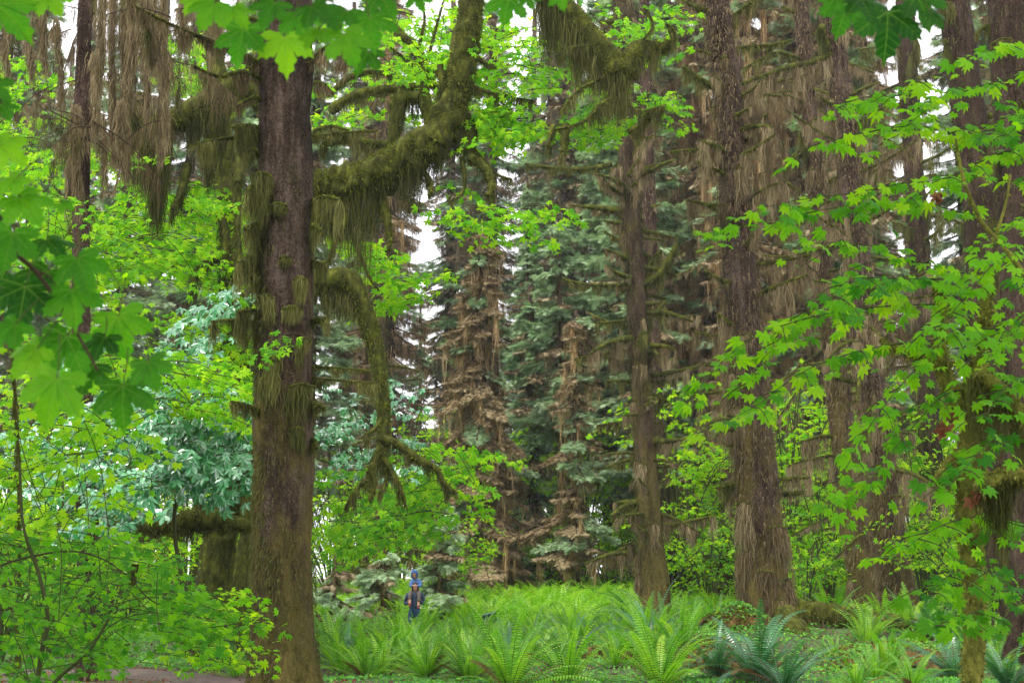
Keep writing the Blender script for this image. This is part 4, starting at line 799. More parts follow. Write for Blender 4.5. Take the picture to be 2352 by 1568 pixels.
SHSP = [(1560, 50, 3), (1625, 48, 1), (1600, 60, 3), (1270, 72, 3), (1410, 66, 3), (1040, 60, 3), (960, 68, 3), (760, 62, 0), (830, 57, 1), (920, 60, 0), (980, 66, 3), (1030, 58, 1), (700, 66, 3), (1290, 68, 0), (1370, 64, 1), (1420, 72, 0), (1550, 62, 3), (1600, 58, 0), (1660, 64, 1), (1640, 70, 3), (1830, 44, 2), (1880, 50, 3), (1900, 56, 0), (1820, 58, 3), (2020, 50, 1), (2130, 50, 0), (2170, 42, 2), (2250, 44, 3), (2240, 36, 1), (2330, 38, 2), (2100, 58, 3), (1790, 48, 1), (600, 48, 0), (430, 44, 3), (300, 40, 1), (150, 38, 3), (40, 36, 1), (220, 48, 0), (80, 50, 3), (380, 56, 0), (500, 60, 3), (1560, 56, 2), (1470, 62, 1), (1200, 74, 3), (1090, 72, 3), (880, 74, 3), (1750, 66, 3), (2200, 62, 3), (1960, 66, 3), (-40, 44, 3), (1000, 50, 1), (1850, 40, 2), (760, 52, 2), (850, 54, 0), (1030, 52, 2), (960, 56, 0), (1270, 58, 2), (1400, 56, 2), (1440, 60, 0), (1570, 54, 0), (1620, 50, 2), (1660, 56, 3), (1810, 46, 3), (1900, 44, 0), (1870, 48, 3), (2010, 44, 2), (2120, 42, 0), (2200, 48, 0), (2290, 46, 3), (1150, 66, 2), (1340, 60, 3), (1000, 72, 3), (800, 70, 3), (1540, 68, 3), (1720, 46, 2), (250, 34, 2), (120, 31, 2), (10, 29, 2)]
fs = [True] * 4; LB2 = ['tall yellow-green', 'spreading yellow-green', 'low mid-green', 'very tall bushy yellow-green']
def where(u):
    T = [(60, 'at the left edge'), (200, 'behind the left leaf mass'), (330, 'behind the mossy level limb'), (480, 'behind the maple stems'), (620, 'behind the nearest trunk'), (740, 'just right of the nearest trunk'), (840, 'behind the bare thin trunk'), (920, 'above the two people'), (1010, 'behind the jagged snag'), (1090, 'left of the cloaked spruce'), (1200, 'behind the dark shady spruce'), (1290, 'left of the umbrella-shaped spruce'), (1400, 'between the umbrella-shaped and centre-right spruces'), (1475, 'behind the centre-right spruce'), (1570, 'right of the centre-right spruce'), (1650, 'left of the leaning spruce'), (1780, 'behind the leaning spruce'), (1850, 'above the rotten stump'), (1920, 'left of the curving spruce base'), (2010, 'between the curving and bearded spruces'), (2120, 'beside the slender dark spruce'), (2230, 'behind the mossy vine maple stem'), (2340, 'at the right edge')]
    return min(T, key=lambda q: abs(q[0] - u))[1]
for u, Y, k in SHSP:
    t = SH[k] if fs[k] else copy_tree(SH[k]); fs[k] = False
    lab = f'{LB2[k]} vine maple {where(u)}'
    for suf in (', nearer one', ', farther one', ', farthest one', ', deepest in shade'):
        if lab not in used_l: break
        lab = f'{LB2[k]} vine maple {where(u)}{suf}'
    used_l.add(lab); p = at(u, 1350, Y); t.location = (p[0], Y, float(gz(p[0], Y))); s = r_.uniform(.8, 1.15); t.scale = (s, s, s); t.rotation_euler = (0, 0, r_.uniform(0, 6))
    tag(t, lab, 'shrub', 'vine maple shrubs in the understory')

# ------------------------------------------------------------------ ferns
def fern(seed, n, L, mat, pin=26, curl=.9, name='sword_fern'):
    r = np.random.default_rng(seed); g = Geo()
    for k in range(n):
        a = 2 * pi * k / n * 2.618 + r.normal(0, .2); l = L * r.uniform(.7, 1.1); el = radians(r.uniform(48, 86)) if k % 4 else radians(r.uniform(15, 40)); bend = r.uniform(.35, curl)
        d = np.array([cos(a), sin(a), 0]); s = np.linspace(0, 1, 14); ang = el - bend * 1.5 * s ** 1.8
        st = l / 13; Q = np.zeros((14, 3)); Q[1:] = np.cumsum(d[None] * (np.cos(ang[1:]) * st)[:, None] + np.array([0, 0, 1])[None] * (np.sin(ang[1:]) * st)[:, None], 0)
        Q += d * .04; tw = r.uniform(-.5, .5); vv = np.clip(r.normal(.5, .18), 0, 1)
        tube(g, Q, np.linspace(.006, .002, 14), 3, 0, 1, 1, .5, False)
        if k % 9 == 8: vv = -1; Q[:, 2] *= .45
        m = pin; t = np.linspace(.13, .99, m); q, _ = interp_path(Q, t); tn = np.stack([np.interp(t, s, np.gradient(Q[:, i])) for i in range(3)], 1); tn /= np.linalg.norm(tn, axis=1)[:, None]
        b0 = np.cross(tn, [0, 0, 1.]); b0 = np.array([-d[1], d[0], 0])[None] + b0 * 0; up = np.cross(b0, tn)
        pl = l * .125 * np.clip((t - .05) * 7, .3, 1) * (1.02 - t) ** .45 * r.uniform(.9, 1.1, m)
        for sg in (-1, 1):
            bb = sg * (b0 * cos(tw) + up * sin(tw) * sg * .6); dirv = bb * .93 + tn * .3 + up * .12; e = q + dirv * pl[:, None]; e[:, 2] -= pl * .18; mid = q + dirv * (pl * .5)[:, None]
            w = pl * .0 + l * .85 / m
            A = q - tn * (w * .32)[:, None]; B = q + tn * (w * .38)[:, None]; C = mid + tn * (w * .34)[:, None]; D = mid - tn * (w * .22)[:, None]
            V = np.stack([A, D, e, C, B], 1).reshape(-1, 3); b = np.arange(m)[:, None] * 5
            Fq = np.concatenate([b + np.array([[0, 1, 3, 4]])]); Ft = np.concatenate([b + np.array([[1, 2, 3]])])
            var = np.repeat(np.clip(vv + r.normal(0, .06, m), 0, 1), 5); fm = 2 if vv < 0 else 0
            g.add(V, Fq, var, fm, False); g.add(V, Ft, var, fm, False)
    return g.build(name, [M[mat], M['twig'], M['dead_frond']])
def vtx_ok(): pass
FERN = [fern(401, 26, 1.1, 'fern'), fern(402, 32, 1.25, 'fern', curl=.7), fern(403, 22, .95, 'fern', curl=1.1), fern(404, 30, 1.15, 'fern_dark', curl=1.2), fern(405, 24, 1.1, 'fern', 20, .6)]
rf = np.random.default_rng(12); fu = [True] * 5
def place_fern(k, x, y, sc, lab, rot=None, group='sword ferns covering the forest floor'):
    o = FERN[k] if fu[k] else FERN[k].copy()
    if not fu[k]: COL.objects.link(o)
    fu[k] = False
    o.location = (x, y, float(gz(x, y)) - .02); o.rotation_euler = (rf.normal(0, .08), rf.normal(0, .08), rf.uniform(0, 6.28) if rot is None else rot); o.scale = (sc, sc, sc * rf.uniform(.85, 1.1)); return tag(o, lab, 'fern', group)
# front ferns placed one by one: (u of the crown, Y, kind, scale, label)
FR = [(845, 24.6, 1, .9, 'front-row fern right of the nearest trunk, leftmost'), (800, 27.5, 3, 1.0, 'dark fern against the nearest trunk at the left of the bed'), (765, 31, 0, 1.0, 'fern half hidden by the nearest trunk'), (985, 24.2, 1, .85, 'airy upright front fern below the two people'), (905, 27, 1, 1.0, 'broad front fern just below the two people'),
      (1170, 22.6, 1, 1.15, 'largest upright fern at the bottom centre'), (1300, 23.3, 4, .95, 'light-green upright fern right of the bottom-centre fern'), (1510, 22.8, 1, 1.15, 'large feathery fern left of the dark glossy fern, bottom row'), (1090, 26, 0, .9, 'fern filling the gap behind the bottom-centre fern'), (1410, 25.2, 2, .85, 'arching fern in front of the left moss hummock'),
      (1735, 23.2, 3, 1.25, 'dark glossy fern below the leaning spruce'), (1640, 23.5, 3, .9, 'dark low fern left of the dark glossy fern'), (1790, 22.2, 3, 1.0, 'glossy fern at the bottom edge under the leaning spruce'), (1955, 21.8, 2, .75, 'small fern at the bottom edge below the roots'), (2080, 22, 0, .8, 'pale fern at the bottom edge left of the mossy vine maple stem'), (2300, 21.5, 3, .9, 'fern in the bottom right corner'), (2180, 24, 3, .9, 'dark fern behind the mossy vine maple stem'),
      (1240, 27.5, 2, .9, 'curling fern left of the orange hummock'), (1560, 26.3, 1, 1.0, 'tall fern between the two orange hummocks'), (1480, 29.5, 4, 1.1, 'straight fern behind the left hummock'), (950, 31, 1, 1.05, 'tall fern whose fronds hide the adult\'s legs'), (1010, 33.5, 0, 1.0, 'fern right of the adult\'s hip'), (880, 34, 2, 1.0, 'fern left of the adult\'s hip'), (948, 35.5, 2, .9, 'fern close in front of the adult'), (1490, 33.5, 3, 1.5, 'big dark fern at the foot of the centre-right spruce'), (530, 27, 3, .9, 'fern in the shade under the maple stems'), (470, 29.5, 0, .9, 'fern left of the maple stem base'), (550, 24, 2, .7, 'drooping fern beside the dirt path'), (1100, 34.5, 4, 1.2, 'upright bright fern left of the green sign')]
pos = []
for u, Y, k, sc, lab in FR:
    x = (u - 1176) / F * Y * .99; place_fern(k, x, Y, sc, lab); pos.append((x, Y))
cnt = 0; tries = 0
bandx = [(800, 'beside the nearest trunk'), (880, 'well left of the two people'), (930, 'just left of the two people'), (990, 'just right of the two people'), (1060, 'below the jagged snag'), (1110, 'left of the green sign'), (1180, 'right of the green sign'), (1260, 'below the dark shady spruce'), (1340, 'below the umbrella-shaped spruce'), (1420, 'between umbrella-shaped and centre-right spruces'), (1520, 'below the centre-right spruce'), (1600, 'right of the centre-right spruce'), (1700, 'left of the leaning spruce'), (1800, 'by the leaning spruce'), (1900, 'by the rotten stumps'), (2000, 'below the curving spruce'), (2120, 'below the stout bearded spruce'), (2250, 'by the mossy vine maple stem'), (3000, 'by the right edge')]
band = lambda u, Y: next(w for m_, w in bandx if u < m_)
old_band = lambda u, Y: ('left of the two people' if u < 920 else 'between the two people and the green sign' if u < 1110 else 'in the middle of the bed' if u < 1450 else 'left of the leaning spruce' if u < 1720 else 'behind the fallen log' if u < 2100 else 'at the right side')
dist = lambda Y: ['nearest row', 'second row', 'third row', 'fourth row', 'fifth row', 'sixth row', 'seventh row', 'eighth row', 'ninth row', 'farthest row'][int(min(9, max(0, (Y - 24.5) // 3.8)))]
while cnt < 268 and tries < 20000:
    tries += 1; Y = 24.0 + 24 * rf.random() ** 1.1; u = rf.uniform(745, 2400)
    if Y < 30 and (1600 < u < 1900): continue
    if Y < 26.5 and rf.random() < .5: continue
    if u > 1800 and rf.random() < .3: continue
    x = (u - 1176) / F * Y; d = min(((x - a) ** 2 + (Y - b) ** 2) for a, b in pos)
    if d < (.62 + max(0, Y - 32) * .02) ** 2: continue
    if (x + 2.65) ** 2 + (Y - 39) ** 2 < .5: continue
    if (x - 5.6) ** 2 + (Y - 31) ** 2 < .9: continue
    pos.append((x, Y)); k = int(rf.choice([0, 1, 2, 4, 4, 3], p=[.2, .24, .15, .16, .16, .09])); cnt += 1
    place_fern(k, x, Y, rf.uniform(.62, 1.0) * (1 + max(0, Y - 38) * .012), f'{"dark" if k == 3 else "bright green"} sword fern {band(u, Y)}, {dist(Y)}')

def fern_bed():
    r = np.random.default_rng(8); V = []; Q = []
    for k in range(18):
        a = 2.4 * k + r.normal(0, .2); l = r.uniform(.8, 1.15); el = radians(r.uniform(40, 82)); d = np.array([cos(a), sin(a), 0]); s = np.linspace(0, 1, 12); ang = el - 1.1 * s ** 1.8
        P = np.zeros((12, 3)); P[1:] = np.cumsum(d[None] * (np.cos(ang[1:]) * l / 11)[:, None] + np.array([0, 0, 1])[None] * (np.sin(ang[1:]) * l / 11)[:, None], 0); b0 = np.array([-d[1], d[0], 0])
        for t in np.linspace(.15, .98, 13):
            i = int(t * 11); q = P[i] + (P[min(i + 1, 11)] - P[i]) * (t * 11 - i); tn = P[min(i + 1, 11)] - P[max(i - 1, 0)]; tn = tn / np.linalg.norm(tn); pl = l * .14 * (1.03 - t) ** .5
            for sg in (-1, 1):
                e = q + sg * b0 * pl + tn * pl * .35 - [0, 0, pl * .2]; n = len(V); m = (q + e) / 2; V += [q - tn * .02, m - tn * .018, e, m + tn * .028]; Q.append([n, n + 1, n + 2, n + 3])
    T = (np.array(V), np.array(Q)); n = 900; Y = 42 + 20 * r.random(n) ** .8; u = r.uniform(745, 2420, n); x = (u - 1176) / F * Y; g = Geo()
    scatter(g, T, np.stack([x, Y, gz(x, Y)], 1), r.normal(0, .12, (n, 3)) + [0, 0, 1], hdir(n, r), r.uniform(.95, 1.5, n), np.clip(r.normal(.72, .18, n), 0, 1))
    tag(g.build('fern_bed', [M['fern']]), kind='stuff', label='far sunlit carpet of sword ferns below the spruces', cat='ferns')
fern_bed()

# low plants filling between the ferns
def herbs():
    r = np.random.default_rng(31); n = 330000; Y = 20 + 48 * r.random(n) ** 1.0; x = r.uniform(-.40, .42, n) * Y
    P = np.stack([x * .8, Y * .8, x * 0], 1); hgt = .04 + .26 * np.clip(fbm(P, 2) + .25, 0, 1) * sstep(27, 34, Y) * r.random(n) + .03 * r.random(n)
    dens = np.clip(.6 + .8 * fbm(P * .9 + 7, 2) + .9 * sstep(30, 36, Y), .12, 1)
    pathd = (x > -9.0) & (x < -3.9) & (Y > 20) & (Y < 26.3)
    k = (r.random(n) < dens) & ~pathd; x, Y, hgt = x[k], Y[k], hgt[k]; n = len(x)
    pos_ = np.stack([x, Y, gz(x, Y) + hgt], 1); g = Geo()
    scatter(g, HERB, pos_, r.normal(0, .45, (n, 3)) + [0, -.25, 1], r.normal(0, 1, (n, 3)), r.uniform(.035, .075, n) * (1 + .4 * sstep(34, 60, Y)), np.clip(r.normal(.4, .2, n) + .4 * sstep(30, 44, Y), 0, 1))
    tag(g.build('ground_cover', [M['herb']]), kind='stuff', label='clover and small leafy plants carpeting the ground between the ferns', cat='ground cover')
    g = Geo(); n = 9000; Y = r.uniform(20, 34, n); x = r.uniform(-.4, .42, n) * Y
    scatter(g, HERB, np.stack([x, Y, gz(x, Y) + .02], 1), r.normal(0, .4, (n, 3)) + [0, 0, 1], r.normal(0, 1, (n, 3)), r.uniform(.03, .07, n), r.random(n))
    tag(g.build('leaf_litter', [M['dead_leaf']]), kind='stuff', label='brown dead leaves and twigs littering the forest floor', cat='leaf litter')
herbs()

# ================================================================== VINE MAPLES NEAR THE CAMERA
def left_vine():
    r = np.random.default_rng(61)
    t = thing('vine_maple', base_of(60, 1600, 11), 'bushy vine maple filling the lower left corner', 'shrub')
    limb(t, [(75, 1640), (95, 1500), (110, 1420), (90, 1320), (62, 1240), (50, 1180), (45, 1060)], 10, .018, .010, 'vine_stem', 0, 0, name='stem', fz=0)
    limb(t, [(75, 1640), (130, 1560), (200, 1500), (250, 1420)], 10, .014, .008, 'vine_stem', 0, 0, name='stem', fz=0)
    limb(t, [(-20, 1305), (60, 1280), (160, 1265), (240, 1285), (300, 1330), (350, 1380), (430, 1405)], 10, .007, .004, 'twig', 0, 0, name='stem', fz=0)
    limb(t, [(310, 1295), (308, 1330), (306, 1350)], 10, .03, .01, 'moss_limb', .12, 300, fz=900, fl=.02, wid=.006)
    def shape(u, v): # mass outline
        if v > 1470 and 270 < u < 540: return False
        return v > 1230 + .0 * u and (u < 330 + (v - 1200) * .8 if v < 1420 else u < 560 - (v - 1420) * .5)
    for j in range(9):
        leafy(t, region_twigs(15, (-30, 570, 1220, 1600), (9 + j * .7, 10 + j * .9), r.choice([0, 0, pi]), (.35, .8), r, .3, shape), MID, 'leaf_vine', .075, 17, nmean=(0, -.8, .8), njit=.4, name='leafy_branch', r=r, stem_r=.004, layer=.02, vr=(0, .55))
    for j in range(4):
        leafy(t, region_twigs(8, (380, 560, 1360, 1540), (12, 15), 0, (.4, .9), r, .2), MID, 'leaf_yellow', .09, 12, nmean=(0, -.3, 1), njit=.45, name='leafy_branch', r=r, stem_r=.004, layer=.02)
    t = thing('vine_maple', base_of(40, 1560, 16), 'yellow-green vine maple behind the large foreground leaves on the left', 'shrub')
    limb(t, [(40, 1600), (45, 1300), (40, 1000), (20, 700)], 15, .03, .012, 'moss_limb', .2, 100, name='stem', fz=200)
    for j in range(6):
        leafy(t, region_twigs(10, (-40, 310, 930, 1280), (13, 17), r.choice([0, 0, pi]), (.5, 1.1), r, .3), MID, 'leaf_yellow', .11, 11, nmean=(0, -.75, .85), njit=.4, name='leafy_branch', r=r, stem_r=.005, layer=.03)
    for j in range(4):
        leafy(t, region_twigs(9, (-40, 260, 420, 960), (15, 19), r.choice([0, 0, pi]), (.5, 1.1), r, .3), MID, 'leaf_yellow' if j % 2 else 'leaf_vine', .12, 10, nmean=(0, -.75, .85), njit=.4, name='leafy_branch', r=r, stem_r=.005, layer=.03)
left_vine()

def right_vine():
    r = np.random.default_rng(62); Y = 8
    t = thing('vine_maple', base_of(2240, 1568, 9), 'vine maple with a mossy stem and long leafy sprays reaching in from the right', 'shrub')
    limb(t, [(2245, 1700), (2232, 1568), (2240, 1430), (2232, 1300), (2225, 1200), (2232, 1100), (2235, 1010)], 9, [.065, .06, .055, .06, .07, .085, .08], 0, 'vine_moss', .12, 260, name='stem', fz=2600, fzmat='vine_fuzz', fl=.03, wid=.007, sides=14, clump=.1, amp=.25, hm='vine_fuzz')
    limb(t, [(2235, 1020), (2205, 940), (2175, 870), (2160, 800), (2165, 700), (2150, 640)], 9, .065, .03, 'vine_moss', .1, 260, name='stem', fz=2600, fzmat='vine_fuzz', fl=.03, wid=.007, clump=.1, hm='vine_fuzz')
    limb(t, [(2235, 1020), (2225, 920), (2250, 830), (2262, 740), (2270, 640)], 9, .07, .03, 'vine_moss', .1, 260, name='stem', fz=2600, fzmat='vine_fuzz', fl=.03, wid=.007, clump=.1, hm='vine_fuzz')
    limb(t, [(2180, 860), (2140, 830), (2080, 810), (2020, 780)], 9, .035, .015, 'vine_moss', .06, 260, fz=2600, fzmat='vine_fuzz', fl=.025, wid=.006, clump=.1, hm='vine_fuzz')
    limb(t, [(2240, 860), (2300, 900), (2345, 960), (2380, 1010)], 8.5, .05, .05, 'vine_moss', .4, 900, fz=2600, fzmat='vine_fuzz', fl=.03, wid=.007, clump=.3, hm='moss_hang', gather=.2)
    limb(t, [(2245, 1130), (2290, 1100), (2340, 1088), (2390, 1090)], 8.5, .05, .05, 'vine_moss', .38, 1100, fz=2600, fzmat='vine_fuzz', fl=.03, wid=.007, clump=.35, hm='moss_hang', gather=.3)
    limb(t, [(2240, 1020), (2190, 1060), (2160, 1110)], 9, .04, .05, 'vine_moss', .2, 500, fz=2600, fzmat='vine_fuzz', fl=.03, wid=.007, clump=.15, hm='moss_hang')
    limb(t, [(2360, 640), (2300, 560), (2255, 510), (2215, 420), (2195, 320)], 8, .018, .007, 'vine_moss', 0, 0, fz=900, fl=.012, name='stem')
    limb(t, [(2280, 560), (2310, 470), (2320, 400)], 8, .012, .006, 'vine_moss', 0, 0, fz=900, fl=.012, name='stem')
    arms = [ # main axes (u,v) then depth range
        ([(2380, 430), (2200, 400), (1980, 440), (1780, 470), (1600, 540)], 8, 9), ([(2250, 500), (2080, 460), (1900, 480), (1700, 520)], 8.3, 8),
        ([(2200, 320), (2120, 290), (2010, 300), (1880, 330)], 8, 6), ([(2200, 330), (2130, 260), (2010, 220), (1910, 255)], 8.2, 7), ([(2380, 160), (2280, 190), (2180, 215), (2110, 180), (2060, 230)], 8, 8), ([(2390, 120), (2330, 100), (2230, 130)], 8, 4),
        ([(2270, 640), (2100, 600), (1980, 560), (1850, 560)], 8.2, 8), ([(2250, 700), (2080, 700), (1900, 720), (1740, 770), (1640, 850), (1575, 930)], 8, 11), ([(2200, 640), (2020, 660), (1880, 700), (1780, 790), (1700, 900)], 8.3, 10), ([(2150, 780), (2000, 800), (1850, 850), (1740, 930), (1660, 970)], 7.8, 8),
        ([(2330, 760), (2200, 760), (2100, 850), (2010, 960), (1940, 1080), (1890, 1170)], 7.8, 11), ([(2300, 900), (2180, 900), (2080, 1000), (2000, 1100), (1960, 1160)], 8, 8), ([(2380, 560), (2290, 600), (2220, 680), (2150, 760)], 8, 8), ([(2400, 330), (2300, 350), (2200, 400), (2120, 420)], 8, 8), ([(2400, 480), (2320, 520), (2250, 600)], 7.8, 6),
        ([(2380, 700), (2310, 760), (2260, 840)], 8, 7), ([(2390, 850), (2320, 880), (2260, 960)], 8, 6), ([(2390, 1010), (2300, 1000), (2230, 1060), (2170, 1130)], 7.8, 6), ([(2270, 1180), (2180, 1200), (2120, 1230), (2080, 1260)], 8, 6), ([(2240, 1300), (2180, 1320), (2130, 1370)], 8, 5), ([(2260, 1280), (2300, 1330), (2340, 1390)], 8, 5), ([(2250, 1400), (2200, 1420), (2140, 1440)], 7.8, 5), ([(2270, 1180), (2320, 1200), (2390, 1220)], 8.5, 4), ([(2320, 620), (2370, 680), (2390, 760)], 8, 5), ([(2300, 230), (2340, 270), (2390, 280)], 8, 4), ([(2200, 330), (2280, 300), (2350, 330)], 8.3, 5), ([(2160, 640), (2060, 640), (1960, 640), (1900, 690)], 7.7, 7)]
    for k, (pts, y, n) in enumerate(arms):
        base = np.array([at(u, v, y + .9 - 1.5 * i / len(pts)) for i, (u, v) in enumerate(pts)]); P = smooth_path(base, 14)
        tws = [list(P)]
        for j in range(n):
            s = (j + .6) / n; q, _ = interp_path(P, np.array([s])); q = q[0]; tt, _ = interp_path(P, np.array([min(1, s + .05)])); d = tt[0] - q; d /= np.linalg.norm(d) + 1e-9
            sd = np.array([d[1], -d[0], 0]) * (1 if j % 2 else -1); l = r.uniform(.25, .5) * (1.1 - .5 * s); e = q + (d * .6 + sd * .8) * l - np.array([0, 0, .3 * l]); tws.append([q, (q + e) / 2 + [0, 0, .03], e])
        leafy(t, tws, MID, 'leaf_vine' if k != 18 else 'leaf_yellow', .092, 15, nmean=(0, -.7, .8), njit=.35, name='leafy_branch', r=r, stem_r=.005, layer=.012, sub=False, droop=.35, vr=(float(r.uniform(0, .4)), float(r.uniform(.6, 1))) if k < 16 else (0, .6), szj=.45)
    for (u, v, y, s) in [(2165, 985, 8.6, .075), (2232, 1140, 8.5, .07), (2150, 450, 8.2, .05), (2190, 960, 8.6, .06)]:
        g = Geo(); c = at(u, v, y); m = 5
        scatter(g, FAR, c[None] + r.normal(0, .02, (m, 3)), r.normal(0, 1, (m, 3)), np.tile([0, 0, -1.], (m, 1)) + r.normal(0, .2, (m, 3)), np.full(m, s), r.random(m))
        g.build('withered_leaf', [M['dead_leaf']], t)
right_vine()

# ------------------------------------------------------------------ big backlit leaves close to the lens
def bigmat():
    m, nt, out = newmat('broad_leaf_with_veins'); uv = nt.nodes.new("ShaderNodeUVMap"); sx = nt.nodes.new("ShaderNodeSeparateXYZ"); nt.links.new(uv.outputs[0], sx.inputs[0]); x, y = sx.outputs[0], sx.outputs[1]
    best = None
    for a in (-104, -50, 0, 50, 104):
        s, c = sin(radians(a)), cos(radians(a)); al = math_(nt, 'ADD', math_(nt, 'MULTIPLY', x, s), math_(nt, 'MULTIPLY', y, c)); ac = math_(nt, 'ABSOLUTE', math_(nt, 'SUBTRACT', math_(nt, 'MULTIPLY', x, c), math_(nt, 'MULTIPLY', y, s)))
        d = math_(nt, 'ADD', ac, math_(nt, 'MULTIPLY', math_(nt, 'MAXIMUM', math_(nt, 'MULTIPLY', al, -1), 0), 9))
        w = math_(nt, 'ADD', math_(nt, 'MULTIPLY', al, -.012), .02); main = math_(nt, 'SUBTRACT', 1, math_(nt, 'DIVIDE', d, math_(nt, 'MAXIMUM', w, .006)), clamp=True)
        ph = math_(nt, 'FRACT', math_(nt, 'MULTIPLY', math_(nt, 'SUBTRACT', al, math_(nt, 'MULTIPLY', ac, .8)), 7)); sec = math_(nt, 'SUBTRACT', 1, math_(nt, 'MULTIPLY', math_(nt, 'ABSOLUTE', math_(nt, 'SUBTRACT', ph, .5)), 9), clamp=True)
        near = math_(nt, 'LESS_THAN', d, math_(nt, 'MULTIPLY', al, .44)); v = math_(nt, 'MAXIMUM', main, math_(nt, 'MULTIPLY', math_(nt, 'MULTIPLY', sec, near), .35))
        best = v if best is None else math_(nt, 'MAXIMUM', best, v)
    va = attr(nt); nz = noise(nt, 9, 3, objvec(nt)); va = math_(nt, 'ADD', va, math_(nt, 'MULTIPLY', math_(nt, 'SUBTRACT', nz, .5), .6), clamp=True)
    base = ramp(nt, va, [(.010, .06, .006), (.04, .19, .006), (.12, .36, .01)]); tr = ramp(nt, va, [(.010, .10, .004), (.09, .42, .005), (.46, .85, .008)])
    p = nt.nodes.new("ShaderNodeBsdfPrincipled"); nt.links.new(mixc(nt, math_(nt, 'MULTIPLY', best, .5), base, (.3, .5, .1)), p.inputs["Base Color"]); p.inputs["Roughness"].default_value = .42; p.inputs["Specular IOR Level"].default_value = .15
    bb = nt.nodes.new("ShaderNodeBump"); bb.inputs["Distance"].default_value = .004; nt.links.new(best, bb.inputs["Height"]); nt.links.new(bb.outputs[0], p.inputs["Normal"])
    t = nt.nodes.new("ShaderNodeBsdfTranslucent"); nt.links.new(mixc(nt, math_(nt, 'MULTIPLY', best, .55), tr, (.5, .85, .12)), t.inputs[0])
    mx = nt.nodes.new("ShaderNodeMixShader"); mx.inputs[0].default_value = .58; nt.links.new(p.outputs[0], mx.inputs[1]); nt.links.new(t.outputs[0], mx.inputs[2]); nt.links.new(mx.outputs[0], out.inputs[0]); return m
M['big'] = bigmat()
def big_leaves(root, lst, Y, seed, par=None):
    """(u, v of the blade centre, width px, tip angle deg clockwise from straight down, tilt, var)"""
    r = np.random.default_rng(seed); g = Geo(); gs = Geo(); T = BIG; tot = 0; stalks = []
    for (u, v, w, ang, tilt, var) in lst:
        y = Y + r.uniform(-.25, .25); c = at(u, v, y); sz = w * y / F / 1.6; a = radians(ang)
        tip = np.array([-sin(a), 0, -cos(a)]); nm = np.array([r.normal(0, .15), -cos(radians(tilt)), sin(radians(tilt))]); tip = tip - nm * tip.dot(nm) / nm.dot(nm); tip /= np.linalg.norm(tip)
        V = T[0].copy(); q = V[:, :2]; V[:, 2] += .06 * np.sin(q[:, 0] * 5 + r.uniform(0, 6)) * np.hypot(q[:, 0], q[:, 1]) + r.uniform(-.1, .15) * q[:, 0] ** 2
        b = c - tip * sz * .35
        scatter(g, (V, T[1]), b[None], nm[None], tip[None], np.array([sz]), np.array([var])); tot += 1
        s0 = b + (-tip * .6 + np.array([r.normal(0, .3), .2, .5])) * sz * .9; stalks.append(smooth_path([s0, (s0 + b) / 2 + [0, .01, .01], b], 6))
    for q in stalks: tube(g, q, np.full(6, .0016), 5, 0, 1, 1, .5, False)
    o = g.build('foliage', [M['big'], M['vine_stem']], root); uvl = o.data.uv_layers.new(name='UVMap'); n = len(T[0]); idx = np.zeros(len(o.data.loops), np.int32); o.data.loops.foreach_get("vertex_index", idx)
    uvl.data.foreach_set("uv", T[0][idx % n][:, :2].astype(np.float32).ravel())
t = thing('maple_branch', at(0, 540, 3.2), 'out-of-focus bigleaf maple branch with huge leaves at the left edge', 'tree branch')
limb(t, [(-60, 510), (10, 560), (80, 620), (140, 700), (180, 770), (225, 850)], 3.2, .007, .003, 'twig', 0, 0, fz=0, name='branch', amp=0)
limb(t, [(-60, 640), (-10, 605), (40, 585)], 3.3, .004, .002, 'twig', 0, 0, fz=0, name='branch', amp=0); limb(t, [(80, 620), (120, 640), (135, 665)], 3.2, .003, .002, 'twig', 0, 0, fz=0, name='branch', amp=0)
big_leaves(t, [(20, 345, 120, -60, 20, .85), (60, 470, 150, -35, 35, .6), (150, 470, 60, -60, 40, .5), (185, 615, 150, -20, 30, .35), (20, 560, 160, 10, 25, .4), (50, 690, 190, 5, 25, .05), (165, 690, 160, -10, 30, .55), (90, 640, 150, 20, 40, .2), (275, 755, 165, -15, 20, .55), (130, 800, 200, 20, 35, .45), (230, 790, 110, 10, 40, .1), (115, 905, 190, 15, 15, .65), (280, 915, 165, -5, 25, .3), (345, 850, 120, -20, 25, .4), (200, 860, 130, 10, 40, .15), (20, 420, 110, 30, 40, .7), (10, 250, 80, -30, 30, .3), (15, 30, 190, -45, 20, .55), (-10, 200, 110, -50, 30, .3), (120, 560, 120, -30, 50, .1), (60, 820, 140, 40, 30, .75), (10, 760, 140, 30, 40, .5)], 3.2, 71)
t = thing('maple_branch', at(640, -20, 3.1), 'backlit bigleaf maple branch hanging into the top left, in front of the nearest trunk', 'tree branch')
limb(t, [(380, -60), (520, -30), (640, -15), (800, -25), (930, -70)], 3.2, .006, .003, 'twig', 0, 0, fz=0, name='branch', amp=0)
big_leaves(t, [(120, 0, 110, -30, 20, .8), (480, 25, 125, 25, 20, .6), (550, 90, 150, 10, 20, .4), (545, 30, 110, -30, 40, .65), (655, 110, 150, -5, 20, .85), (620, 20, 120, 20, 30, .25), (690, 50, 130, -20, 30, .55), (735, 25, 140, -40, 35, .15), (800, 100, 140, -20, 20, .6), (780, 40, 130, 20, 35, .3), (850, 60, 150, -10, 30, .45), (880, 0, 130, -30, 25, .25), (835, 135, 110, 20, 30, .3), (440, 5, 80, 30, 30, .8), (960, 0, 80, -20, 30, .5), (720, 80, 100, 20, 40, .7)], 3.1, 72)
t = thing('maple_branch', at(1170, -40, 3.3), 'two blurred maple leaves peeking in at the top centre', 'tree branch')
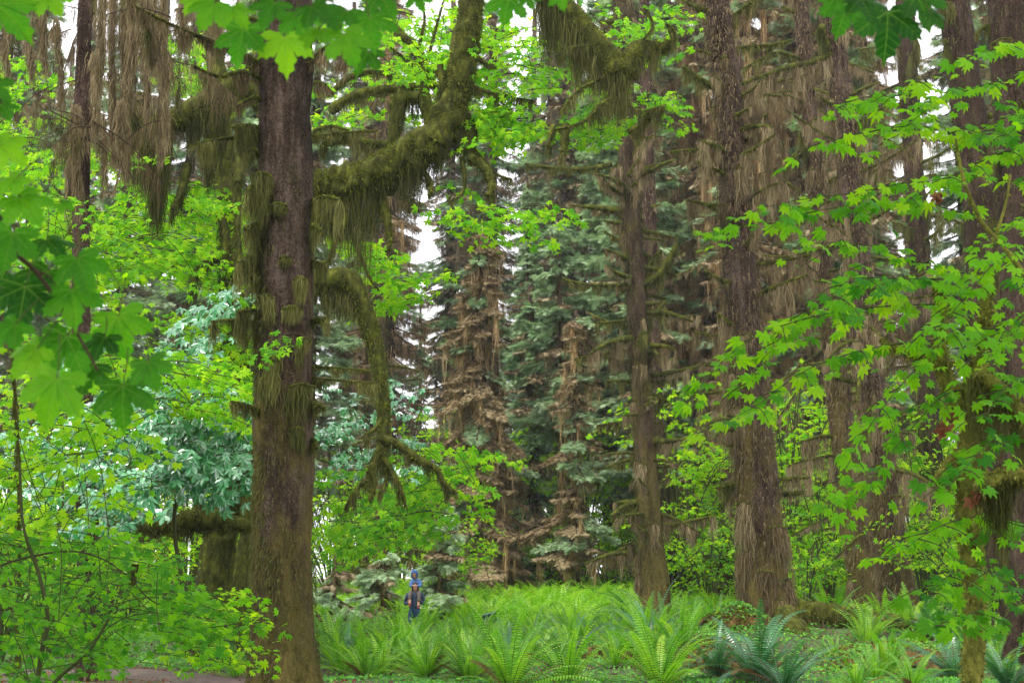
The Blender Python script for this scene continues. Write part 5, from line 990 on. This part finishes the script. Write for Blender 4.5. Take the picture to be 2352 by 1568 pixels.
limb(t, [(1080, -90), (1160, -60), (1290, -50)], 3.3, .004, .002, 'twig', 0, 0, fz=0, name='branch', amp=0)
big_leaves(t, [(1165, 15, 120, 10, 20, .4), (1215, 0, 70, -20, 30, .3), (1290, -5, 80, -10, 30, .5)], 3.3, 73)
t = thing('maple_branch', at(2020, -40, 3.4), 'shaded dark green maple leaves hanging in at the top right', 'tree branch')
limb(t, [(1860, -60), (2000, -40), (2200, -60)], 3.4, .005, .003, 'twig', 0, 0, fz=0, name='branch', amp=0)
big_leaves(t, [(1940, 30, 140, 20, 20, .25), (2040, 60, 190, 5, 15, .0), (2120, 10, 150, -20, 20, .1), (1990, 10, 130, -10, 40, .05), (2150, 40, 80, -30, 30, .1), (1910, 5, 80, 40, 30, .3)], 3.4, 74)  # low var darkens these leaves: their shade is put into the colour

def shade_canopy():
    """unseen maple crown added above and behind the viewpoint to shade the near scene"""
    r = np.random.default_rng(90)
    t = thing('bigleaf_maple', (-5.5, 3, float(gz(-5.5, 3))), 'unseen bigleaf maple added over the viewpoint to shade the near scene', 'tree')  # out-of-view tree, added to cut the skylight on the foreground
    limb(t, None, None, .45, .3, 'moss_limb', 0, 0, P3=[(-5.5, 3, 0), (-5.3, 3.2, 4), (-5, 3.4, 8), (-4.5, 3.5, 11)], name='trunk', sides=24, fz=100)
    gl = Geo(); gs = Geo()
    for k in range(46):
        a = r.uniform(0, 2 * pi); l = r.uniform(5, 16); b = np.array([-4.8, 3.4, r.uniform(7, 11)]); e = b + np.array([cos(a) * l, sin(a) * l * .9, r.uniform(0, 4)]); 
        if e[1] > 13: e[1] = 13 - r.random()
        e[2] = max(e[2], 8.2 + .41 * max(e[1], 0) * .6); P = smooth_path([b, (b + e) / 2 + [0, 0, 1.2], e], 12); tube(gs, P, np.linspace(.12, .03, 12), 6, 0, 1, 0, .5, False)
        n = 420; q, _ = interp_path(P, r.uniform(.15, 1.05, n)); q = q + r.normal(0, 1, (n, 3)) * [.9, .9, .45]; q[:, 2] = np.maximum(q[:, 2], 3.2 + .47 * np.maximum(q[:, 1], 0))
        scatter(gl, FAR, q, r.normal(0, .4, (n, 3)) + [0, 0, 1], r.normal(0, 1, (n, 3)), r.uniform(.16, .28, n), r.random(n))
    gs.build('branch', [M['twig']], t); gl.build('crown', [M['leaf_fore']], t)
shade_canopy()

# ================================================================== THE TWO PEOPLE AND THE SIGN
def simple(name, col, rough=.7, spec=.3, bump=0):
    m, nt, out = newmat(name); p = nt.nodes.new("ShaderNodeBsdfPrincipled"); nz = noise(nt, 18, 4, objvec(nt))
    nt.links.new(ramp(nt, nz, [(.3, tuple(c * .75 for c in col)), (.7, tuple(min(1, c * 1.2) for c in col))]), p.inputs["Base Color"]); p.inputs["Roughness"].default_value = rough; p.inputs["Specular IOR Level"].default_value = spec
    if bump:
        b = nt.nodes.new("ShaderNodeBump"); b.inputs["Distance"].default_value = bump; nt.links.new(noise(nt, 9, 4, objvec(nt)), b.inputs["Height"]); nt.links.new(b.outputs[0], p.inputs["Normal"])
    nt.links.new(p.outputs[0], out.inputs[0]); return m
SKIN = simple('skin', (.52, .27, .19), .5); HAIR = simple('dark_hair', (.02, .012, .01), .4); JK = simple('navy_jacket', (.018, .035, .075), .6, .3, .02); TR = simple('blue_trousers', (.013, .04, .085), .8, .2, .01); CB = simple('child_blue_jacket', (.055, .13, .32), .6, .3, .015); CT = simple('olive_trousers', (.09, .08, .07), .85, .2, .01); SH_ = simple('red_shoe', (.5, .04, .02), .5); SOCK = simple('dark_shoe_upper', (.04, .03, .03), .7); EYE = simple('eye', (.02, .015, .012), .3); LIP = simple('lip', (.4, .12, .1), .5)
def skin_body(name, verts, edges, mat, parent, sub=2, root=0):
    """verts: (x,y,z,rx,ry)"""
    me = bpy.data.meshes.new(name); me.from_pydata([v[:3] for v in verts], edges, []); o = bpy.data.objects.new(name, me); COL.objects.link(o)
    md = o.modifiers.new('skin', 'SKIN'); md.use_smooth_shade = True; sl = me.skin_vertices[0] if me.skin_vertices else None
    if sl is None:
        bpy.context.view_layer.objects.active = o; me.skin_vertices.update() if hasattr(me.skin_vertices, 'update') else None
    sl = me.skin_vertices[0]
    for i, v in enumerate(verts): sl.data[i].radius = (v[3], v[4] if len(v) > 4 else v[3]); sl.data[i].use_root = (i == root)
    s = o.modifiers.new('sub', 'SUBSURF'); s.levels = sub; s.render_levels = sub
    bpy.context.view_layer.update(); dg = bpy.context.evaluated_depsgraph_get(); m2 = bpy.data.meshes.new_from_object(o.evaluated_get(dg)); m2.name = name
    o.modifiers.clear(); o.data = m2; m2.materials.clear(); m2.materials.append(mat); o.parent = parent
    for p in m2.polygons: p.use_smooth = True
    return o
def ellip(g, c, r, mat=0, n=20, rot=0, shape=None):
    th = np.linspace(0, 2 * pi, n, endpoint=False); ph = np.linspace(0, pi, n // 2 + 2)
    V = np.array([[sin(p) * cos(t), sin(p) * sin(t), cos(p)] for p in ph for t in th])
    if shape is not None: V = shape(V)
    V = V * np.array(r); ca, sa = cos(rot), sin(rot); V = np.stack([V[:, 0], V[:, 1] * ca - V[:, 2] * sa, V[:, 1] * sa + V[:, 2] * ca], 1) + np.array(c)
    m = len(ph); i = np.arange(m - 1)[:, None] * n; j = np.arange(n)[None]; j2 = (j + 1) % n
    g.add(V, np.stack([i + j, i + n + j, i + n + j2, i + j2], -1).reshape(-1, 4), .5, mat)
def hand(verts, edges, wi, w, palm, tips_dir, side, s=1.0):
    """adds palm + five finger chains to a skin skeleton at vertex wi (wrist)"""
    pi_ = len(verts); verts.append((*palm, .022 * s, .014 * s)); edges.append((wi, pi_)); td = np.array(tips_dir) / np.linalg.norm(tips_dir); sd = np.array(side) / np.linalg.norm(side); pm = np.array(palm)
    for k, (off, l) in enumerate(((-.027, .05), (-.009, .06), (.009, .057), (.026, .045))):
        a = pm + sd * off * s + td * .03 * s; b = a + td * l * .5 * s; c = b + (td * .7 - np.array([0, 0, .5])) * l * .5 * s
        i = len(verts); verts += [(*a, .009 * s), (*b, .0085 * s), (*c, .007 * s)]; edges += [(pi_, i), (i, i + 1), (i + 1, i + 2)]
    a = pm - sd * .035 * s; b = a + (td * .6 - sd * .6) * .04 * s; i = len(verts); verts += [(*a, .011 * s), (*b, .009 * s)]; edges += [(pi_, i), (i, i + 1)]
def head(root, c, s, tilt, hair, face_mat=SKIN, par=None):
    def shp(V):
        V = V.copy(); lo = V[:, 2] < 0; V[lo, 0] *= 1 - .28 * (-V[lo, 2]) ** 1.3; V[:, 1] = np.where(V[:, 1] < 0, V[:, 1] * (.92 + .06 * (V[:, 2] < -.3)), V[:, 1]); return V
    g = Geo(); ellip(g, c, (.075 * s, .095 * s, .115 * s), 0, 28, tilt, shp)
    ca, sa = cos(tilt), sin(tilt); L = lambda x, y, z: np.array(c) + np.array([x * s, (y * ca - z * sa) * s, (y * sa + z * ca) * s])
    ellip(g, L(0, -.095, -.018), (.011 * s, .016 * s, .022 * s), 0, 10, tilt)
    for sx in (-1, 1):
        ellip(g, L(sx * .028, -.082, .01), (.011 * s, .008 * s, .006 * s), 1, 10, tilt); ellip(g, L(sx * .028, -.086, .026), (.015 * s, .006 * s, .003 * s), 2, 8, tilt); ellip(g, L(sx * .076, .005, -.005), (.010 * s, .018 * s, .028 * s), 0, 10, tilt)
    ellip(g, L(0, -.086, -.055), (.023 * s, .007 * s, .006 * s), 3, 10, tilt)
    return g, L
def people():
    p = at(952, 1420, 39); gx, gy = p[0], 39.; g0 = float(gz(gx, gy))
    # adult -----------------------------------------------------------
    g0 -= .12
    A = thing('person', (gx, gy, g0), 'dark-haired adult in navy jacket and blue trousers with a child on the shoulders', 'person')
    X = lambda *v: (v[0], v[1], v[2])
    B = [(0, 0, .95, .10, .08), (0, .0, 1.12, .11, .08), (0, .01, 1.28, .15, .10), (0, .02, 1.38, .10, .08), (0, 0, 1.45, .05, .05), (0, -.02, 1.52, .05, .05)]
    E = [(0, 1), (1, 2), (2, 3), (3, 4), (4, 5)]
    def arm(sx, hx, hz, hy):
        i = len(B); B.extend([(sx * .17, .01, 1.35, .06), (sx * .245, .03, 1.10, .045), (hx * .97, hy + .02, hz - .04, .028), ]); E.extend([(3, i), (i, i + 1), (i + 1, i + 2)]); hand(B, E, i + 2, None, (hx, hy, hz), (0, .0, 1), (1, 0, 0))
    arm(-1, -.13, 1.17, -.17); arm(1, .13, 1.22, -.17)
    for sx in (-1, 1):
        i = len(B); B.extend([(sx * .09, 0, .86, .085), (sx * .10, -.02, .48, .055), (sx * .10, .03, .09, .035), (sx * .10, -.10, .03, .035, .025)]); E.extend([(0, i), (i, i + 1), (i + 1, i + 2), (i + 2, i + 3)])
    skin_body('body', B, E, SKIN, A)
    hg, L = head(A, (.015, -.05, 1.545), 1.0, radians(22), True); hg.build('head', [SKIN, EYE, HAIR, LIP], A, np.zeros(3))
    J = [(0, 0, .88, .165, .135), (0, .0, 1.12, .155, .12), (0, .01, 1.28, .175, .12), (0, .02, 1.39, .12, .09), (0, 0, 1.455, .068, .066)]; JE = [(0, 1), (1, 2), (2, 3), (3, 4)]
    for sx, hx, hz, hy in ((-1, -.13, 1.17, -.17), (1, .13, 1.22, -.17)):
        i = len(J); J.extend([(sx * .18, .01, 1.36, .075), (sx * .26, .03, 1.10, .062), (hx, hy + .03, hz - .05, .042)]); JE.extend([(3, i), (i, i + 1), (i + 1, i + 2)])
    skin_body('jacket', J, JE, JK, A, root=0)
    Tr = [(0, 0, 1.06, .14, .115), (0, 0, .90, .155, .125)]; TE = [(0, 1)]
    for sx in (-1, 1):
        i = len(Tr); Tr.extend([(sx * .095, 0, .82, .10), (sx * .11, -.02, .48, .075), (sx * .11, .02, .10, .06)]); TE.extend([(1, i), (i, i + 1), (i + 1, i + 2)])
    skin_body('trousers', Tr, TE, TR, A)
    g = Geo(); ellip(g, L(0, .022, .018), (.088, .098, .112), 0, 24, radians(22), None); 
    for sx in (-1, 1): ellip(g, L(sx * .073, -.012, -.03), (.026, .06, .105), 0, 14, radians(22))
    g.build('hair', [HAIR], A, np.zeros(3))
    for sx in (-1, 1):
        g = Geo(); ellip(g, (sx * .10, -.05, .045), (.05, .13, .05), 0, 14); g.build('shoe', [SOCK], A, np.zeros(3))
    # child -----------------------------------------------------------
    C = thing('person', (gx, gy, g0 + 1.37), 'small child in blue hooded jacket and red shoes riding on the adult\'s shoulders', 'person')
    zc = 0.0
    B = [(0.02, .07, .08, .085, .08), (.02, .07, .22, .085, .07), (.02, .06, .34, .07, .055), (.02, .03, .40, .04), (.015, .0, .45, .04)]; E = [(0, 1), (1, 2), (2, 3), (3, 4)]
    for sx, hx in ((-1, -.035), (1, .045)):
        i = len(B); B.extend([(sx * .10 + .02, .05, .33, .035), (sx * .125 + .02, -.02, .20, .03), (hx, -.14, .215, .018)]); E.extend([(2, i), (i, i + 1), (i + 1, i + 2)]); hand(B, E, i + 2, None, (hx - sx * .018, -.175, .215), (-sx * .7, -.5, .0), (0, -.5, .5), .62)
    for sx, kz in ((-1, 0), (1, -.06)):
        i = len(B); B.extend([(sx * .08, .02, .05, .06), (sx * .125, -.13, -.02, .045), (sx * .115, -.185, -.19 + kz, .034), (sx * .115, -.20, -.27 + kz, .028), (sx * .115, -.26, -.29 + kz, .026, .02)]); E.extend([(0, i), (i, i + 1), (i + 1, i + 2), (i + 2, i + 3), (i + 3, i + 4)])
    skin_body('body', B, E, SKIN, C)
    hg, L2 = head(C, (-.01, -.02, .50), .88, radians(28), False); hg.build('head', [SKIN, EYE, HAIR, LIP], C, np.zeros(3))
    J = [(.02, .07, .04, .115, .105), (.02, .07, .20, .105, .095), (.02, .06, .34, .09, .08), (.02, .03, .41, .06)]; JE = [(0, 1), (1, 2), (2, 3)]
    for sx, hx in ((-1, -.035), (1, .045)):
        i = len(J); J.extend([(sx * .105 + .02, .05, .33, .055), (sx * .14 + .02, -.02, .20, .048), (hx + sx * .02, -.125, .215, .033)]); JE.extend([(2, i), (i, i + 1), (i + 1, i + 2)])
    jo = skin_body('jacket', J, JE, CB, C)
    def hood(V):
        V = V.copy(); f = V[:, 1] < -.35; V[f, 1] = -.35 - (V[f, 1] + .35) * .35; return V * (1 + .03 * np.sin(V[:, 2:3] * 9))
    g = Geo(); ellip(g, L2(0, .022, .012), (.104, .112, .125), 0, 28, radians(28), hood)
    # rim of the hood around the face
    a = np.linspace(0, 2 * pi, 29); ring = np.array([L2(.088 * sin(t_), -.062, .008 + .118 * cos(t_)) for t_ in a]); tube(g, ring, np.full(29, .018), 8, 0, 1, 0, .5, False); g.build('hood', [CB], jo, np.zeros(3))
    Tr = [(0.02, .07, .06, .095, .09), (.02, .06, .02, .10, .09)]; TE = [(0, 1)]
    for sx, kz in ((-1, 0), (1, -.06)):
        i = len(Tr); Tr.extend([(sx * .085, .0, .04, .075), (sx * .13, -.14, -.02, .062), (sx * .12, -.19, -.17 + kz, .05)]); TE.extend([(1, i), (i, i + 1), (i + 1, i + 2)])
    skin_body('trousers', Tr, TE, CT, C)
    for sx, kz in ((-1, 0), (1, -.06)):
        g = Geo(); ellip(g, (sx * .115 + sx * .01, -.245, -.275 + kz), (.035, .075, .03), 1, 14); ellip(g, (sx * .115 + sx * .01, -.255, -.298 + kz), (.042, .088, .020), 0, 14); g.build('shoe', [SH_, SOCK], C, np.zeros(3))
people()

def sign():
    p = at(1122, 1418, 36); b = np.array([p[0], 36., float(gz(p[0], 36))]); t = thing('trail_sign', b, 'small dark green trail sign panel tilted among the ferns', 'sign')
    m = simple('dark_green_metal', (.015, .06, .06), .4, .5); c = np.array([p[0], 36, p[2]])
    def box(g, c, ax, h):
        V = np.array([[sx, sy, sz] for sx in (-1, 1) for sy in (-1, 1) for sz in (-1, 1)], float) * h; V = V @ np.array(ax) + c
        g.add(V, np.array([[0, 1, 3, 2], [4, 6, 7, 5], [0, 4, 5, 1], [2, 3, 7, 6], [0, 2, 6, 4], [1, 5, 7, 3]]), .5, 0, False)
    a = radians(38); ax = [[.97, 0, .22], [-.15 * cos(a), cos(a), .6], [-.15, -sin(a), cos(a)]]; ax = [np.array(q) / np.linalg.norm(q) for q in ax]
    g = Geo(); box(g, c, ax, (.20, .015, .11)); g.build('panel', [m], t); g = Geo()
    for k, (s, ex) in enumerate(((0, (.212, .02, .012)),)):
        box(g, c + ax[2] * .118, ax, ex); box(g, c - ax[2] * .118, ax, ex)
    g.build('frame', [m], t)
    for sx in (-1, 1):
        g = Geo(); tp = c + ax[0] * .14 * sx; z0 = float(gz(tp[0], 36)) - .1; box(g, np.array([tp[0], 36.03, (z0 + tp[2]) / 2]), np.eye(3), (.03, .03, (tp[2] - z0) / 2 - .03)); g.build('post', [m], t)
sign()

# ================================================================== AIR
if HAZE:
    g = Geo(); x0, x1, y0, y1, z0, z1 = -140, 140, -20, 150, -2.0, 60
    V = [[x, y, z] for x in (x0, x1) for y in (y0, y1) for z in (z0, z1)]
    g.add(V, np.array([[0, 1, 3, 2], [4, 6, 7, 5], [0, 4, 5, 1], [2, 3, 7, 6], [0, 2, 6, 4], [1, 5, 7, 3]]), .5, 0, False)
    m, nt, out = newmat('misty_air'); v = nt.nodes.new("ShaderNodeVolumePrincipled"); v.inputs["Color"].default_value = (.9, .93, 1, 1); v.inputs["Density"].default_value = .0003; v.inputs["Anisotropy"].default_value = .2
    nt.links.new(v.outputs[0], out.inputs["Volume"]); tag(g.build('haze', [m]), kind='stuff')
